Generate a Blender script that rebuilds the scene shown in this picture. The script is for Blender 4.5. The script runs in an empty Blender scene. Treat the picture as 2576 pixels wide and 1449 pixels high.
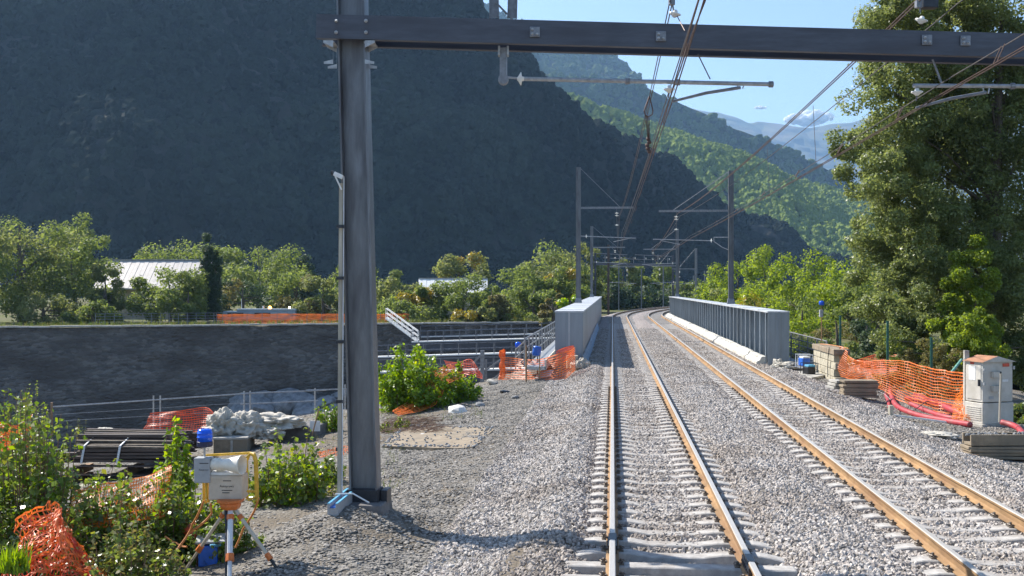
import bpy, math, random
import numpy as np
from mathutils import Vector, Matrix, noise as mnoise

# ------------------------------------------------------------------ camera
SC = bpy.context.scene
COL = SC.collection
F, CX, CY, H = 2708.0, 1287.5, 725.0, 2.97      # focal length and centre in photo units, eye height above the rails
YAW = math.atan((1540 - CX) / F)
cam_d = bpy.data.cameras.new('camera')
cam_d.sensor_width = 36.0
cam_d.lens = F / 2575.0 * 36.0
cam_d.clip_start, cam_d.clip_end = 0.1, 30000.0
cam = bpy.data.objects.new('camera', cam_d)
COL.objects.link(cam)
cam.location = (0, 0, H)
cam.rotation_euler = (math.radians(90), 0, YAW)
SC.camera = cam

# ------------------------------------------------------------------ sky, sun, exposure
SUN_EL = math.radians(43)
SUN_AZ = math.atan2(-0.86, 0.51)                  # clockwise from +Y
SDIR = Vector((math.sin(SUN_AZ) * math.cos(SUN_EL), math.cos(SUN_AZ) * math.cos(SUN_EL), math.sin(SUN_EL)))
W = bpy.data.worlds.new('World')
SC.world = W
W.use_nodes = True
wn = W.node_tree.nodes; wl = W.node_tree.links
bg = wn['Background']
sky = wn.new('ShaderNodeTexSky')
sky.sky_type = 'NISHITA'
sky.sun_disc = False
sky.sun_elevation = SUN_EL
sky.sun_rotation = SUN_AZ
sky.altitude = 500
sky.air_density = 1.0
sky.dust_density = 0.9
sky.ozone_density = 1.6
wl.new(sky.outputs[0], bg.inputs[0])
bg.inputs[1].default_value = 0.105
sun_d = bpy.data.lights.new('sun', 'SUN')
sun_d.energy = 5.0
sun_d.angle = math.radians(0.53)
sun_d.color = (1.0, 0.945, 0.86)
sun = bpy.data.objects.new('sun', sun_d)
COL.objects.link(sun)
sun.rotation_euler = SDIR.to_track_quat('Z', 'Y').to_euler()
sun.location = (-60, 30, 60)
SC.view_settings.view_transform = 'Standard'
SC.view_settings.look = 'None'
SC.view_settings.exposure = 1.05
SC.view_settings.gamma = 1.0
SC.cycles.max_bounces = 9
SC.cycles.diffuse_bounces = 5
SC.cycles.glossy_bounces = 2
SC.cycles.transmission_bounces = 6
SC.cycles.volume_bounces = 0
SC.cycles.transparent_max_bounces = 6
SC.cycles.use_denoising = True

# ------------------------------------------------------------------ helpers
R = random.Random(7)
NR = np.random.default_rng(11)
ca, sa = math.cos(YAW), math.sin(YAW)

def P(x, y, Z):
    """photo point at a given depth -> place in the world"""
    X = (x - CX) / F * Z
    return Vector((X * ca - Z * sa, X * sa + Z * ca, H + (CY - y) / F * Z))

def G(x, y, z):
    """photo point on the level z"""
    return P(x, y, (H - z) * F / (y - CY))

ORG = {}

def tag(o, label=None, cat=None, group=None, kind=None):
    if label: o['label'] = label
    if cat: o['category'] = cat
    if group: o['group'] = group
    if kind: o['kind'] = kind
    return o

def thing(name, loc, label, cat, group=None):
    o = bpy.data.objects.new(name, None)
    o.empty_display_size = 0.2
    COL.objects.link(o)
    o.location = loc
    ORG[o.name] = Vector(loc)
    return tag(o, label, cat, group)

def link_mesh(name, me, parent=None, loc=None):
    o = bpy.data.objects.new(name, me)
    COL.objects.link(o)
    if parent is not None:
        o.parent = parent
    if loc is not None:
        o.location = loc
    return o

def np_mesh(name, v, f, mats, smooth=False, mi=None):
    """v (N,3) array, f (M,k) array"""
    v = np.asarray(v, dtype=np.float32); f = np.asarray(f, dtype=np.int32)
    me = bpy.data.meshes.new(name)
    k = f.shape[1]
    me.vertices.add(len(v)); me.vertices.foreach_set('co', v.ravel())
    me.loops.add(f.size); me.loops.foreach_set('vertex_index', f.ravel())
    me.polygons.add(len(f))
    me.polygons.foreach_set('loop_start', np.arange(0, f.size, k, dtype=np.int32))
    me.polygons.foreach_set('loop_total', np.full(len(f), k, dtype=np.int32))
    if smooth: me.polygons.foreach_set('use_smooth', np.ones(len(f), dtype=bool))
    if mi is not None: me.polygons.foreach_set('material_index', np.asarray(mi, dtype=np.int32))
    me.update(calc_edges=True); me.validate()
    for m in (mats if isinstance(mats, (list, tuple)) else [mats]): me.materials.append(m)
    return me

class MB:
    """collects shapes given in world coordinates and links them as one mesh object"""
    def __init__(s): s.v, s.f, s.m = [], [], []
    def add(s, vs, fs, mi=0):
        b = len(s.v)
        s.v += [tuple(p) for p in vs]
        s.f += [tuple(i + b for i in q) for q in fs]
        s.m += [mi] * len(fs)
        return s
    def box(s, c, d, rot=None, mi=0, taper=1.0):
        x, y, z = d[0] / 2, d[1] / 2, d[2] / 2
        vs = [Vector((sx * x * (taper if sz > 0 else 1), sy * y * (taper if sz > 0 else 1), sz * z)) for sz in (-1, 1) for sx, sy in ((-1, -1), (1, -1), (1, 1), (-1, 1))]
        if rot is not None:
            if not isinstance(rot, Matrix): rot = Matrix.Rotation(rot, 3, 'Z')
            vs = [rot @ p for p in vs]
        c = Vector(c)
        return s.add([p + c for p in vs], [(3, 2, 1, 0), (4, 5, 6, 7), (0, 1, 5, 4), (1, 2, 6, 5), (2, 3, 7, 6), (3, 0, 4, 7)], mi)
    def bar(s, p, q, w, h, up=(0, 0, 1), mi=0):
        p, q = Vector(p), Vector(q); t = (q - p).normalized(); up = Vector(up)
        if abs(t.dot(up)) > 0.98: up = Vector((0, 1, 0))
        a = t.cross(up).normalized(); b = a.cross(t).normalized()
        vs = [e + a * (i * w / 2) + b * (j * h / 2) for e in (p, q) for i, j in ((-1, -1), (1, -1), (1, 1), (-1, 1))]
        return s.add(vs, [(0, 3, 2, 1), (4, 5, 6, 7), (0, 1, 5, 4), (1, 2, 6, 5), (2, 3, 7, 6), (3, 0, 4, 7)][::1], mi)
    def tube(s, pts, r, n=6, cap=True, mi=0):
        pts = [Vector(p) for p in pts]
        rs = r if isinstance(r, (list, tuple)) else [r] * len(pts)
        vs, fs = [], []
        pa = None
        for i, p in enumerate(pts):
            t = (pts[min(i + 1, len(pts) - 1)] - pts[max(i - 1, 0)]).normalized()
            if pa is None:
                ref = Vector((0, 0, 1)) if abs(t.z) < 0.9 else Vector((0, 1, 0))
                a = t.cross(ref).normalized()
            else:
                a = (pa - t * pa.dot(t)).normalized()
            pa = a; b = t.cross(a)
            for k in range(n):
                an = 2 * math.pi * k / n
                vs.append(p + (a * math.cos(an) + b * math.sin(an)) * rs[i])
        for i in range(len(pts) - 1):
            for k in range(n):
                fs.append((i * n + k, i * n + (k + 1) % n, (i + 1) * n + (k + 1) % n, (i + 1) * n + k))
        if cap:
            fs.append(tuple(range(n - 1, -1, -1))); fs.append(tuple((len(pts) - 1) * n + k for k in range(n)))
        return s.add(vs, fs, mi)
    def lathe(s, prof, c, n=14, axis=(0, 0, 1), mi=0):
        """prof [(r, h)] round axis through c"""
        ax = Vector(axis).normalized(); c = Vector(c)
        ref = Vector((1, 0, 0)) if abs(ax.x) < 0.9 else Vector((0, 1, 0))
        a = ax.cross(ref).normalized(); b = ax.cross(a)
        vs, fs = [], []
        for r, h in prof:
            for k in range(n):
                an = 2 * math.pi * k / n
                vs.append(c + ax * h + (a * math.cos(an) + b * math.sin(an)) * max(r, 1e-4))
        for i in range(len(prof) - 1):
            for k in range(n):
                fs.append((i * n + k, i * n + (k + 1) % n, (i + 1) * n + (k + 1) % n, (i + 1) * n + k))
        fs.append(tuple(range(n - 1, -1, -1))); fs.append(tuple((len(prof) - 1) * n + k for k in range(n)))
        return s.add(vs, fs, mi)
    def sweep(s, prof, pts, A, B, mi=0, cap=True, mis=None):
        """prof [(a, b)] closed outline moved along pts with fixed axes (or lists of axes) A, B"""
        n = len(prof); vs, fs, ms = [], [], []
        for i, p in enumerate(pts):
            a = Vector(A[i]) if isinstance(A, list) else Vector(A)
            b = Vector(B[i]) if isinstance(B, list) else Vector(B)
            p = Vector(p)
            vs += [p + a * x + b * y for x, y in prof]
        base = len(s.v)
        for i in range(len(pts) - 1):
            for k in range(n):
                s.f.append((base + i * n + k, base + i * n + (k + 1) % n, base + (i + 1) * n + (k + 1) % n, base + (i + 1) * n + k))
                s.m.append(mis[k] if mis else mi)
        s.v += [tuple(p) for p in vs]
        if cap:
            s.f.append(tuple(base + k for k in range(n - 1, -1, -1))); s.m.append(mi)
            s.f.append(tuple(base + (len(pts) - 1) * n + k for k in range(n))); s.m.append(mi)
        return s
    def mesh(s, name, mats, org=Vector((0, 0, 0)), smooth=False):
        me = bpy.data.meshes.new(name)
        me.from_pydata([(x - org[0], y - org[1], z - org[2]) for x, y, z in s.v], [], s.f)
        for m in (mats if isinstance(mats, (list, tuple)) else [mats]): me.materials.append(m)
        if any(s.m): me.polygons.foreach_set('material_index', s.m)
        if smooth:
            for p in me.polygons: p.use_smooth = True
        me.update()
        return me
    def build(s, name, mats, parent=None, smooth=False, bevel=0, loc=None):
        if parent is not None:
            org = ORG[parent.name]
            o = link_mesh(name, s.mesh(name, mats, org, smooth), parent)
            ORG[o.name] = org
        else:
            org = Vector(loc) if loc is not None else Vector((0, 0, 0))
            o = link_mesh(name, s.mesh(name, mats, org, smooth), None, org)
            ORG[o.name] = org
        if bevel:
            b = o.modifiers.new('bevel', 'BEVEL'); b.width = bevel; b.segments = 2; b.limit_method = 'ANGLE'
        return o

def fbm(x, y, z=0.0, o=4):
    return mnoise.fractal(Vector((x, y, z)), 1.0, 2.0, o)

# ------------------------------------------------------------------ materials
M = {}
def mat(name, col, rough=0.7, metal=0.0, var=0.15, scale=6.0, bump=0.0, bscale=40.0, col2=None, spec=0.5, coords='Object', dirt=None, stretch=None, emit=None):
    """principled with two-scale noise in the colour and a fine bump"""
    m = bpy.data.materials.new(name); m.use_nodes = True
    nt = m.node_tree; N, L = nt.nodes, nt.links
    b = N['Principled BSDF']
    b.inputs['Roughness'].default_value = rough; b.inputs['Metallic'].default_value = metal
    b.inputs['Specular IOR Level'].default_value = spec
    tc = N.new('ShaderNodeTexCoord'); mp = N.new('ShaderNodeMapping')
    L.new(tc.outputs[coords], mp.inputs[0])
    if stretch: mp.inputs['Scale'].default_value = stretch
    n1 = N.new('ShaderNodeTexNoise'); n1.inputs['Scale'].default_value = scale; n1.inputs['Detail'].default_value = 8; n1.inputs['Roughness'].default_value = 0.65
    L.new(mp.outputs[0], n1.inputs['Vector'])
    rp = N.new('ShaderNodeValToRGB'); L.new(n1.outputs[0], rp.inputs[0])
    c2 = col2 if col2 else tuple(c * (1 - var * 2) for c in col)
    c1 = col if col2 else tuple(min(1, c * (1 + var)) for c in col)
    rp.color_ramp.elements[0].position = 0.34; rp.color_ramp.elements[1].position = 0.66
    rp.color_ramp.elements[0].color = (*c2, 1); rp.color_ramp.elements[1].color = (*c1, 1)
    out = rp.outputs[0]
    if dirt:
        n2 = N.new('ShaderNodeTexNoise'); n2.inputs['Scale'].default_value = dirt[1]; n2.inputs['Detail'].default_value = 6
        L.new(mp.outputs[0], n2.inputs['Vector'])
        r2 = N.new('ShaderNodeValToRGB'); L.new(n2.outputs[0], r2.inputs[0])
        r2.color_ramp.elements[0].position = 0.5; r2.color_ramp.elements[1].position = 0.68
        mx = N.new('ShaderNodeMixRGB'); L.new(r2.outputs[0], mx.inputs[0]); L.new(out, mx.inputs[1]); mx.inputs[2].default_value = (*dirt[0], 1)
        out = mx.outputs[0]
    L.new(out, b.inputs['Base Color'])
    if bump:
        n3 = N.new('ShaderNodeTexNoise'); n3.inputs['Scale'].default_value = bscale; n3.inputs['Detail'].default_value = 5
        L.new(mp.outputs[0], n3.inputs['Vector'])
        bp = N.new('ShaderNodeBump'); bp.inputs['Strength'].default_value = bump; bp.inputs['Distance'].default_value = 0.02
        L.new(n3.outputs[0], bp.inputs['Height']); L.new(bp.outputs[0], b.inputs['Normal'])
    if emit:
        b.inputs['Emission Color'].default_value = (*emit[0], 1); b.inputs['Emission Strength'].default_value = emit[1]
    M[name] = m
    return m

def leaf_mat(name, cols, rough=0.42, trans=0.42, spec=0.4):
    """leaf colour varies from leaf to leaf; light passes through"""
    m = bpy.data.materials.new(name); m.use_nodes = True
    nt = m.node_tree; N, L = nt.nodes, nt.links
    b = N['Principled BSDF']; outn = N['Material Output']
    g = N.new('ShaderNodeNewGeometry'); rp = N.new('ShaderNodeValToRGB')
    L.new(g.outputs['Random Per Island'], rp.inputs[0])
    el = rp.color_ramp.elements
    el[0].color = (*cols[0], 1); el[1].color = (*cols[-1], 1)
    for i, c in enumerate(cols[1:-1]): e = el.new((i + 1) / (len(cols) - 1)); e.color = (*c, 1)
    b.inputs['Roughness'].default_value = rough; b.inputs['Specular IOR Level'].default_value = spec
    L.new(rp.outputs[0], b.inputs['Base Color'])
    t = N.new('ShaderNodeBsdfTranslucent')
    hs = N.new('ShaderNodeHueSaturation'); hs.inputs['Hue'].default_value = 0.48; hs.inputs['Saturation'].default_value = 1.15; hs.inputs['Value'].default_value = 1.9
    L.new(rp.outputs[0], hs.inputs['Color']); L.new(hs.outputs[0], t.inputs[0])
    mx = N.new('ShaderNodeMixShader'); mx.inputs[0].default_value = trans
    L.new(b.outputs[0], mx.inputs[1]); L.new(t.outputs[0], mx.inputs[2]); L.new(mx.outputs[0], outn.inputs[0])
    M[name] = m
    return m

def inst_mat(name, cols, rough=0.9, bump=0.0, bscale=3.0, spec=0.2, trans=0.0, patch=None):
    """colour varies from piece to piece of a scatter (and, with patch, softly from place to place)"""
    m = bpy.data.materials.new(name); m.use_nodes = True
    nt = m.node_tree; N, L = nt.nodes, nt.links
    b = N['Principled BSDF']; outn = N['Material Output']
    oi = N.new('ShaderNodeObjectInfo'); rp = N.new('ShaderNodeValToRGB')
    L.new(oi.outputs['Random'], rp.inputs[0])
    el = rp.color_ramp.elements
    el[0].color = (*cols[0], 1); el[1].color = (*cols[-1], 1)
    for i, c in enumerate(cols[1:-1]): e = el.new((i + 1) / (len(cols) - 1)); e.color = (*c, 1)
    out = rp.outputs[0]
    if patch:
        n2 = N.new('ShaderNodeTexNoise'); n2.inputs['Scale'].default_value = patch[1]; n2.inputs['Detail'].default_value = 3
        L.new(oi.outputs['Location'], n2.inputs['Vector'])
        r2 = N.new('ShaderNodeValToRGB'); L.new(n2.outputs[0], r2.inputs[0])
        r2.color_ramp.elements[0].position = 0.45; r2.color_ramp.elements[1].position = 0.62
        mx = N.new('ShaderNodeMixRGB'); mx.blend_type = 'MULTIPLY'; L.new(r2.outputs[0], mx.inputs[0]); L.new(out, mx.inputs[1]); mx.inputs[2].default_value = (*patch[0], 1)
        out = mx.outputs[0]
    L.new(out, b.inputs['Base Color'])
    b.inputs['Roughness'].default_value = rough; b.inputs['Specular IOR Level'].default_value = spec
    if bump:
        n3 = N.new('ShaderNodeTexNoise'); n3.inputs['Scale'].default_value = bscale; n3.inputs['Detail'].default_value = 6
        tc = N.new('ShaderNodeTexCoord'); L.new(tc.outputs['Object'], n3.inputs['Vector'])
        bp = N.new('ShaderNodeBump'); bp.inputs['Strength'].default_value = bump; bp.inputs['Distance'].default_value = 0.6
        L.new(n3.outputs[0], bp.inputs['Height']); L.new(bp.outputs[0], b.inputs['Normal'])
    if trans:
        t = N.new('ShaderNodeBsdfTranslucent'); L.new(out, t.inputs[0])
        mx = N.new('ShaderNodeMixShader'); mx.inputs[0].default_value = trans
        L.new(b.outputs[0], mx.inputs[1]); L.new(t.outputs[0], mx.inputs[2]); L.new(mx.outputs[0], outn.inputs[0])
    M[name] = m
    return m

mat('steel_post', (0.19, 0.20, 0.215), 0.5, 0.55, 0.14, 3.0, 0.1, 60, dirt=((0.10, 0.10, 0.11), 1.4), stretch=(3, 3, 0.5))
mat('steel_beam', (0.082, 0.09, 0.112), 0.5, 0.3, 0.12, 4.0, 0.08, 50, dirt=((0.06, 0.062, 0.076), 1.5), stretch=(0.4, 3, 3))
mat('galv', (0.42, 0.43, 0.44), 0.45, 0.6, 0.15, 12.0, 0.05, 60)
mat('galv_dark', (0.24, 0.25, 0.27), 0.5, 0.5, 0.15, 12.0)
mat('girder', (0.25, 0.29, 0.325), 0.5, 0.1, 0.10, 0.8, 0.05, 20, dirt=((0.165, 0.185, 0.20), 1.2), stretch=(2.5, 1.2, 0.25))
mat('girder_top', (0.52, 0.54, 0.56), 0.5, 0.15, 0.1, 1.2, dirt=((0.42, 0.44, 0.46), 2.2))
mat('rust', (0.315, 0.19, 0.088), 0.85, 0.0, 0.2, 5.0, 0.2, 60, dirt=((0.20, 0.108, 0.05), 2.2), stretch=(1, 0.35, 1))
mat('rail_head', (0.50, 0.47, 0.43), 0.42, 0.3, 0.08, 10.0, stretch=(20, 0.3, 1))
mat('rail_dark', (0.03, 0.035, 0.045), 0.4, 0.2, 0.2, 20)
mat('sleeper', (0.40, 0.38, 0.355), 0.9, 0.0, 0.14, 9.0, 0.25, 90, dirt=((0.28, 0.25, 0.22), 3.0))
mat('clip', (0.20, 0.17, 0.14), 0.6, 0.5, 0.3, 30)
mat('concrete', (0.42, 0.40, 0.36), 0.92, 0.0, 0.15, 4.0, 0.25, 50, dirt=((0.30, 0.28, 0.24), 1.8))
mat('concrete_pale', (0.58, 0.56, 0.50), 0.92, 0.0, 0.12, 3.0, 0.2, 40, dirt=((0.42, 0.39, 0.33), 2.2))
mat('concrete_dark', (0.16, 0.15, 0.145), 0.92, 0.0, 0.2, 5.0, 0.25, 40)
mat('concrete_brown', (0.27, 0.215, 0.15), 0.92, 0.0, 0.16, 5.0, 0.25, 50, dirt=((0.18, 0.15, 0.11), 2.5))
mat('block_stone', (0.42, 0.38, 0.285), 0.92, 0.0, 0.15, 5.0, 0.3, 40, dirt=((0.30, 0.27, 0.20), 3.0))
mat('wood', (0.30, 0.19, 0.11), 0.8, 0.0, 0.25, 6.0, 0.2, 50, stretch=(1, 1, 0.15))
mat('wood_pale', (0.43, 0.39, 0.31), 0.75, 0.0, 0.2, 8.0, 0.15, 50, stretch=(2, 2, 0.1))
mat('dark_timber', (0.075, 0.05, 0.042), 0.55, 0.0, 0.3, 5.0, 0.2, 50, stretch=(0.2, 2, 2), spec=0.6)
mat('white_paint', (0.72, 0.72, 0.70), 0.5, 0.0, 0.06, 8.0)
mat('strap', (0.62, 0.64, 0.66), 0.4, 0.0, 0.06, 8.0)
mat('blue_plastic', (0.02, 0.12, 0.52), 0.4, 0.0, 0.1, 10.0)
mat('blue_light', (0.10, 0.36, 0.55), 0.55, 0.0, 0.15, 10.0)
mat('blue_tarp', (0.20, 0.30, 0.42), 0.6, 0.0, 0.2, 5.0, 0.4, 12)
mat('beacon_blue', (0.008, 0.11, 0.75), 0.15, 0.0, 0.1, 10.0, spec=0.6)
mat('beacon_base', (0.01, 0.015, 0.06), 0.4, 0.0, 0.1, 10.0)
mat('cream_box', (0.55, 0.46, 0.36), 0.5, 0.0, 0.08, 5.0, dirt=((0.44, 0.36, 0.27), 4.0))
mat('grey_box', (0.34, 0.35, 0.36), 0.55, 0.0, 0.1, 6.0)
mat('horn_white', (0.75, 0.70, 0.60), 0.4, 0.0, 0.06, 5.0)
mat('yellow_paint', (0.62, 0.36, 0.02), 0.45, 0.0, 0.12, 12.0)
mat('orange_paint', (0.62, 0.16, 0.03), 0.5, 0.0, 0.12, 12.0)
mat('orange_cable', (0.55, 0.20, 0.05), 0.55, 0.0, 0.1, 12.0)
mat('black_plastic', (0.018, 0.018, 0.02), 0.45, 0.0, 0.2, 12.0)
mat('ink', (0.03, 0.03, 0.03), 0.8)
mat('alu_leg', (0.55, 0.47, 0.36), 0.5, 0.2, 0.12, 10.0)
mat('cabinet', (0.54, 0.51, 0.45), 0.65, 0.0, 0.09, 2.5, 0.05, 30, dirt=((0.43, 0.40, 0.34), 3.5))
mat('cabinet_roof', (0.36, 0.17, 0.09), 0.7, 0.0, 0.15, 4.0)
mat('red_plate', (0.55, 0.07, 0.03), 0.5)
mat('red_pipe', (0.36, 0.035, 0.045), 0.55, 0.0, 0.12, 8.0, dirt=((0.30, 0.08, 0.075), 3.0))
mat('green_post', (0.015, 0.10, 0.07), 0.45, 0.0, 0.15, 10.0)
mat('green_pale', (0.16, 0.36, 0.28), 0.5, 0.0, 0.15, 10.0)
mat('sack', (0.47, 0.435, 0.37), 0.85, 0.0, 0.1, 3.0, 0.5, 12)
mat('copper_wire', (0.10, 0.065, 0.055), 0.55, 0.5, 0.15, 10.0)
mat('steel_wire', (0.16, 0.15, 0.15), 0.5, 0.6, 0.15, 10.0)
mat('porcelain', (0.80, 0.78, 0.72), 0.15, 0.0, 0.05, 10.0)
mat('roof_sheet', (0.50, 0.465, 0.43), 0.55, 0.15, 0.1, 1.5, dirt=((0.48, 0.44, 0.40), 0.8))
mat('roof_edge', (0.40, 0.37, 0.34), 0.6)
mat('house_wall', (0.48, 0.40, 0.30), 0.9, 0.0, 0.1, 1.0)
mat('window_dark', (0.03, 0.035, 0.04), 0.15, 0.0, 0.1, 2.0)
mat('vehicle_grey', (0.28, 0.34, 0.38), 0.4, 0.2, 0.08, 2.0)
mat('beacon_lit', (0.9, 0.45, 0.05), 0.3, emit=((1.0, 0.42, 0.05), 9.0))
mat('lamp_lit', (0.9, 0.8, 0.6), 0.3, emit=((1.0, 0.85, 0.55), 4.0))
mat('bark', (0.13, 0.105, 0.08), 0.9, 0.0, 0.25, 6.0, 0.6, 14, stretch=(1, 1, 0.3))
mat('twig', (0.20, 0.12, 0.08), 0.8, 0.0, 0.2, 6.0)
mat('rock', (0.26, 0.265, 0.27), 0.92, 0.0, 0.2, 1.5, 0.6, 6)
mat('white_rock', (0.62, 0.60, 0.56), 0.9, 0.0, 0.1, 4.0, 0.4, 20)

def net_mat(name, col, tr):
    m = bpy.data.materials.new(name); m.use_nodes = True
    nt = m.node_tree; N, L = nt.nodes, nt.links
    b = N['Principled BSDF']; b.inputs['Base Color'].default_value = (*col, 1); b.inputs['Roughness'].default_value = 0.42
    t = N.new('ShaderNodeBsdfTranslucent'); t.inputs[0].default_value = (col[0], col[1] * 0.9, col[2] * 0.6, 1)
    mx = N.new('ShaderNodeMixShader'); mx.inputs[0].default_value = tr
    L.new(b.outputs[0], mx.inputs[1]); L.new(t.outputs[0], mx.inputs[2]); L.new(mx.outputs[0], N['Material Output'].inputs[0])
    M[name] = m
net_mat('cloud', (0.98, 0.98, 0.98), 0.5); M['cloud'].node_tree.nodes['Translucent BSDF'].inputs[0].default_value = (0.98, 0.98, 0.98, 1); M['cloud'].node_tree.nodes['Principled BSDF'].inputs['Roughness'].default_value = 1.0
net_mat('net_orange', (0.82, 0.20, 0.045), 0.35)
net_mat('net_red', (0.72, 0.10, 0.03), 0.35)
net_mat('net_yellow', (0.85, 0.24, 0.02), 0.4)
net_mat('net_far', (0.60, 0.16, 0.05), 0.4)

leaf_mat('leaf_bright', [(0.075, 0.14, 0.014), (0.125, 0.215, 0.02), (0.18, 0.27, 0.03)], 0.38)
leaf_mat('leaf_bush', [(0.07, 0.11, 0.026), (0.1, 0.155, 0.034), (0.14, 0.19, 0.045), (0.19, 0.2, 0.04)], 0.34, 0.42, 0.5)
leaf_mat('leaf_lime', [(0.1125, 0.225, 0.0125), (0.175, 0.3, 0.015), (0.275, 0.325, 0.0187)], 0.38, 0.45)
leaf_mat('leaf_poplar', [(0.10, 0.13, 0.045), (0.145, 0.185, 0.065), (0.195, 0.23, 0.085)], 0.4, 0.5, 0.45)
leaf_mat('leaf_ivy', [(0.115, 0.175, 0.03), (0.16, 0.225, 0.038), (0.20, 0.26, 0.045)], 0.55, 0.55, 0.3)
leaf_mat('leaf_tree', [(0.085, 0.125, 0.034), (0.125, 0.17, 0.045), (0.165, 0.205, 0.06)], 0.6, 0.5, 0.35)
leaf_mat('leaf_pale', [(0.115, 0.145, 0.05), (0.15, 0.18, 0.06), (0.19, 0.21, 0.08)], 0.6, 0.5, 0.35)
leaf_mat('leaf_dark', [(0.032, 0.055, 0.024), (0.05, 0.08, 0.03), (0.065, 0.1, 0.036)], 0.6, 0.3, 0.35)
leaf_mat('leaf_yellow', [(0.208, 0.182, 0.026), (0.312, 0.247, 0.0325), (0.26, 0.26, 0.039)], 0.45, 0.35)
leaf_mat('leaf_olive', [(0.12, 0.115, 0.045), (0.16, 0.145, 0.05), (0.15, 0.16, 0.05)], 0.6, 0.42, 0.35)
leaf_mat('grass', [(0.06, 0.11, 0.02), (0.10, 0.14, 0.03), (0.18, 0.16, 0.05)], 0.5, 0.3)
inst_mat('stone_pale', [(0.17, 0.153, 0.137), (0.305, 0.277, 0.25), (0.415, 0.38, 0.348), (0.52, 0.482, 0.442), (0.365, 0.315, 0.28)], 0.9, patch=((0.80, 0.77, 0.74), 0.55))
inst_mat('stone_grey', [(0.115, 0.105, 0.092), (0.19, 0.175, 0.152), (0.275, 0.25, 0.22), (0.16, 0.148, 0.132), (0.38, 0.345, 0.30)], 0.85, spec=0.35)
inst_mat('crown_lit', [(0.165, 0.225, 0.045), (0.19, 0.25, 0.05), (0.215, 0.27, 0.055), (0.175, 0.235, 0.05)], 0.9, 0.6, 2.6, 0.1, 0.2)  # albedo raised so the colour carries the sun glow through backlit leaves
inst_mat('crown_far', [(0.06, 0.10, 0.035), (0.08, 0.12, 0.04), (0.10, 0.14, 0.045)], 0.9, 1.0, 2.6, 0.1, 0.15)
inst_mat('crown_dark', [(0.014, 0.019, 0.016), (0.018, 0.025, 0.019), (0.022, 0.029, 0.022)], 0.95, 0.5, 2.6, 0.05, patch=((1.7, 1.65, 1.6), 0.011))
# ------------------------------------------------------------------ ground materials
def ground_mat(name, cols, scale, bump, vscale, bdist=0.05, patch=None, dist=0.0, stretch=None):
    """stony ground: cell colours from a voronoi, relief from the same cells"""
    m = bpy.data.materials.new(name); m.use_nodes = True
    N, L = m.node_tree.nodes, m.node_tree.links
    b = N['Principled BSDF']; b.inputs['Roughness'].default_value = 0.95; b.inputs['Specular IOR Level'].default_value = 0.2
    tc0 = N.new('ShaderNodeTexCoord'); tc = N.new('ShaderNodeMapping'); L.new(tc0.outputs['Object'], tc.inputs[0])
    if stretch: tc.inputs['Scale'].default_value = stretch
    vo = N.new('ShaderNodeTexVoronoi'); vo.inputs['Scale'].default_value = vscale
    if dist:
        nd = N.new('ShaderNodeTexNoise'); nd.inputs['Scale'].default_value = vscale * 1.6; nd.inputs['Detail'].default_value = 5; L.new(tc.outputs[0], nd.inputs['Vector'])
        mv = N.new('ShaderNodeVectorMath'); mv.operation = 'MULTIPLY_ADD'; mv.inputs[1].default_value = (dist,) * 3; L.new(nd.outputs['Color'], mv.inputs[0]); L.new(tc.outputs[0], mv.inputs[2]); L.new(mv.outputs[0], vo.inputs['Vector'])
    else: L.new(tc.outputs[0], vo.inputs['Vector'])
    sp = N.new('ShaderNodeSeparateColor'); L.new(vo.outputs['Color'], sp.inputs[0])
    rp = N.new('ShaderNodeValToRGB'); L.new(sp.outputs[0], rp.inputs[0])
    el = rp.color_ramp.elements; el[0].color = (*cols[0], 1); el[1].color = (*cols[-1], 1)
    for i, c in enumerate(cols[1:-1]): e = el.new((i + 1) / (len(cols) - 1)); e.color = (*c, 1)
    out = rp.outputs[0]
    if patch:
        n2 = N.new('ShaderNodeTexNoise'); n2.inputs['Scale'].default_value = scale; n2.inputs['Detail'].default_value = 8; L.new(tc.outputs[0], n2.inputs['Vector'])
        r2 = N.new('ShaderNodeValToRGB'); L.new(n2.outputs[0], r2.inputs[0]); r2.color_ramp.elements[0].position = 0.42; r2.color_ramp.elements[1].position = 0.6
        mx = N.new('ShaderNodeMixRGB'); L.new(r2.outputs[0], mx.inputs[0]); L.new(out, mx.inputs[1]); mx.inputs[2].default_value = (*patch, 1)
        out = mx.outputs[0]
    L.new(out, b.inputs['Base Color'])
    bp = N.new('ShaderNodeBump'); bp.inputs['Strength'].default_value = bump; bp.inputs['Distance'].default_value = bdist; bp.invert = True
    L.new(vo.outputs['Distance'], bp.inputs['Height']); L.new(bp.outputs[0], b.inputs['Normal'])
    M[name] = m
ground_mat('dirt', [(0.10, 0.09, 0.075), (0.17, 0.16, 0.145), (0.24, 0.23, 0.21)], 0.55, 0.8, 22, 0.03, (0.15, 0.125, 0.095))
ground_mat('ballast_sheet', [(0.15, 0.13, 0.12), (0.28, 0.25, 0.235), (0.40, 0.36, 0.34), (0.30, 0.25, 0.235)], 0.5, 1.0, 17, 0.05)
ground_mat('meadow', [(0.05, 0.07, 0.02), (0.09, 0.11, 0.03), (0.14, 0.13, 0.05)], 0.06, 0.6, 1.5, 0.3, (0.11, 0.10, 0.05))
ground_mat('river_stone', [(0.10, 0.105, 0.11), (0.16, 0.165, 0.17), (0.21, 0.21, 0.21)], 0.2, 1.0, 0.8, 0.4)
ground_mat('wall_stone', [(0.11, 0.104, 0.096), (0.155, 0.146, 0.134), (0.22, 0.205, 0.185), (0.13, 0.122, 0.112)], 0.25, 1.0, 2.3, 0.3, (0.105, 0.094, 0.084), dist=0.4, stretch=(0.7, 0.7, 1.7))
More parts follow.
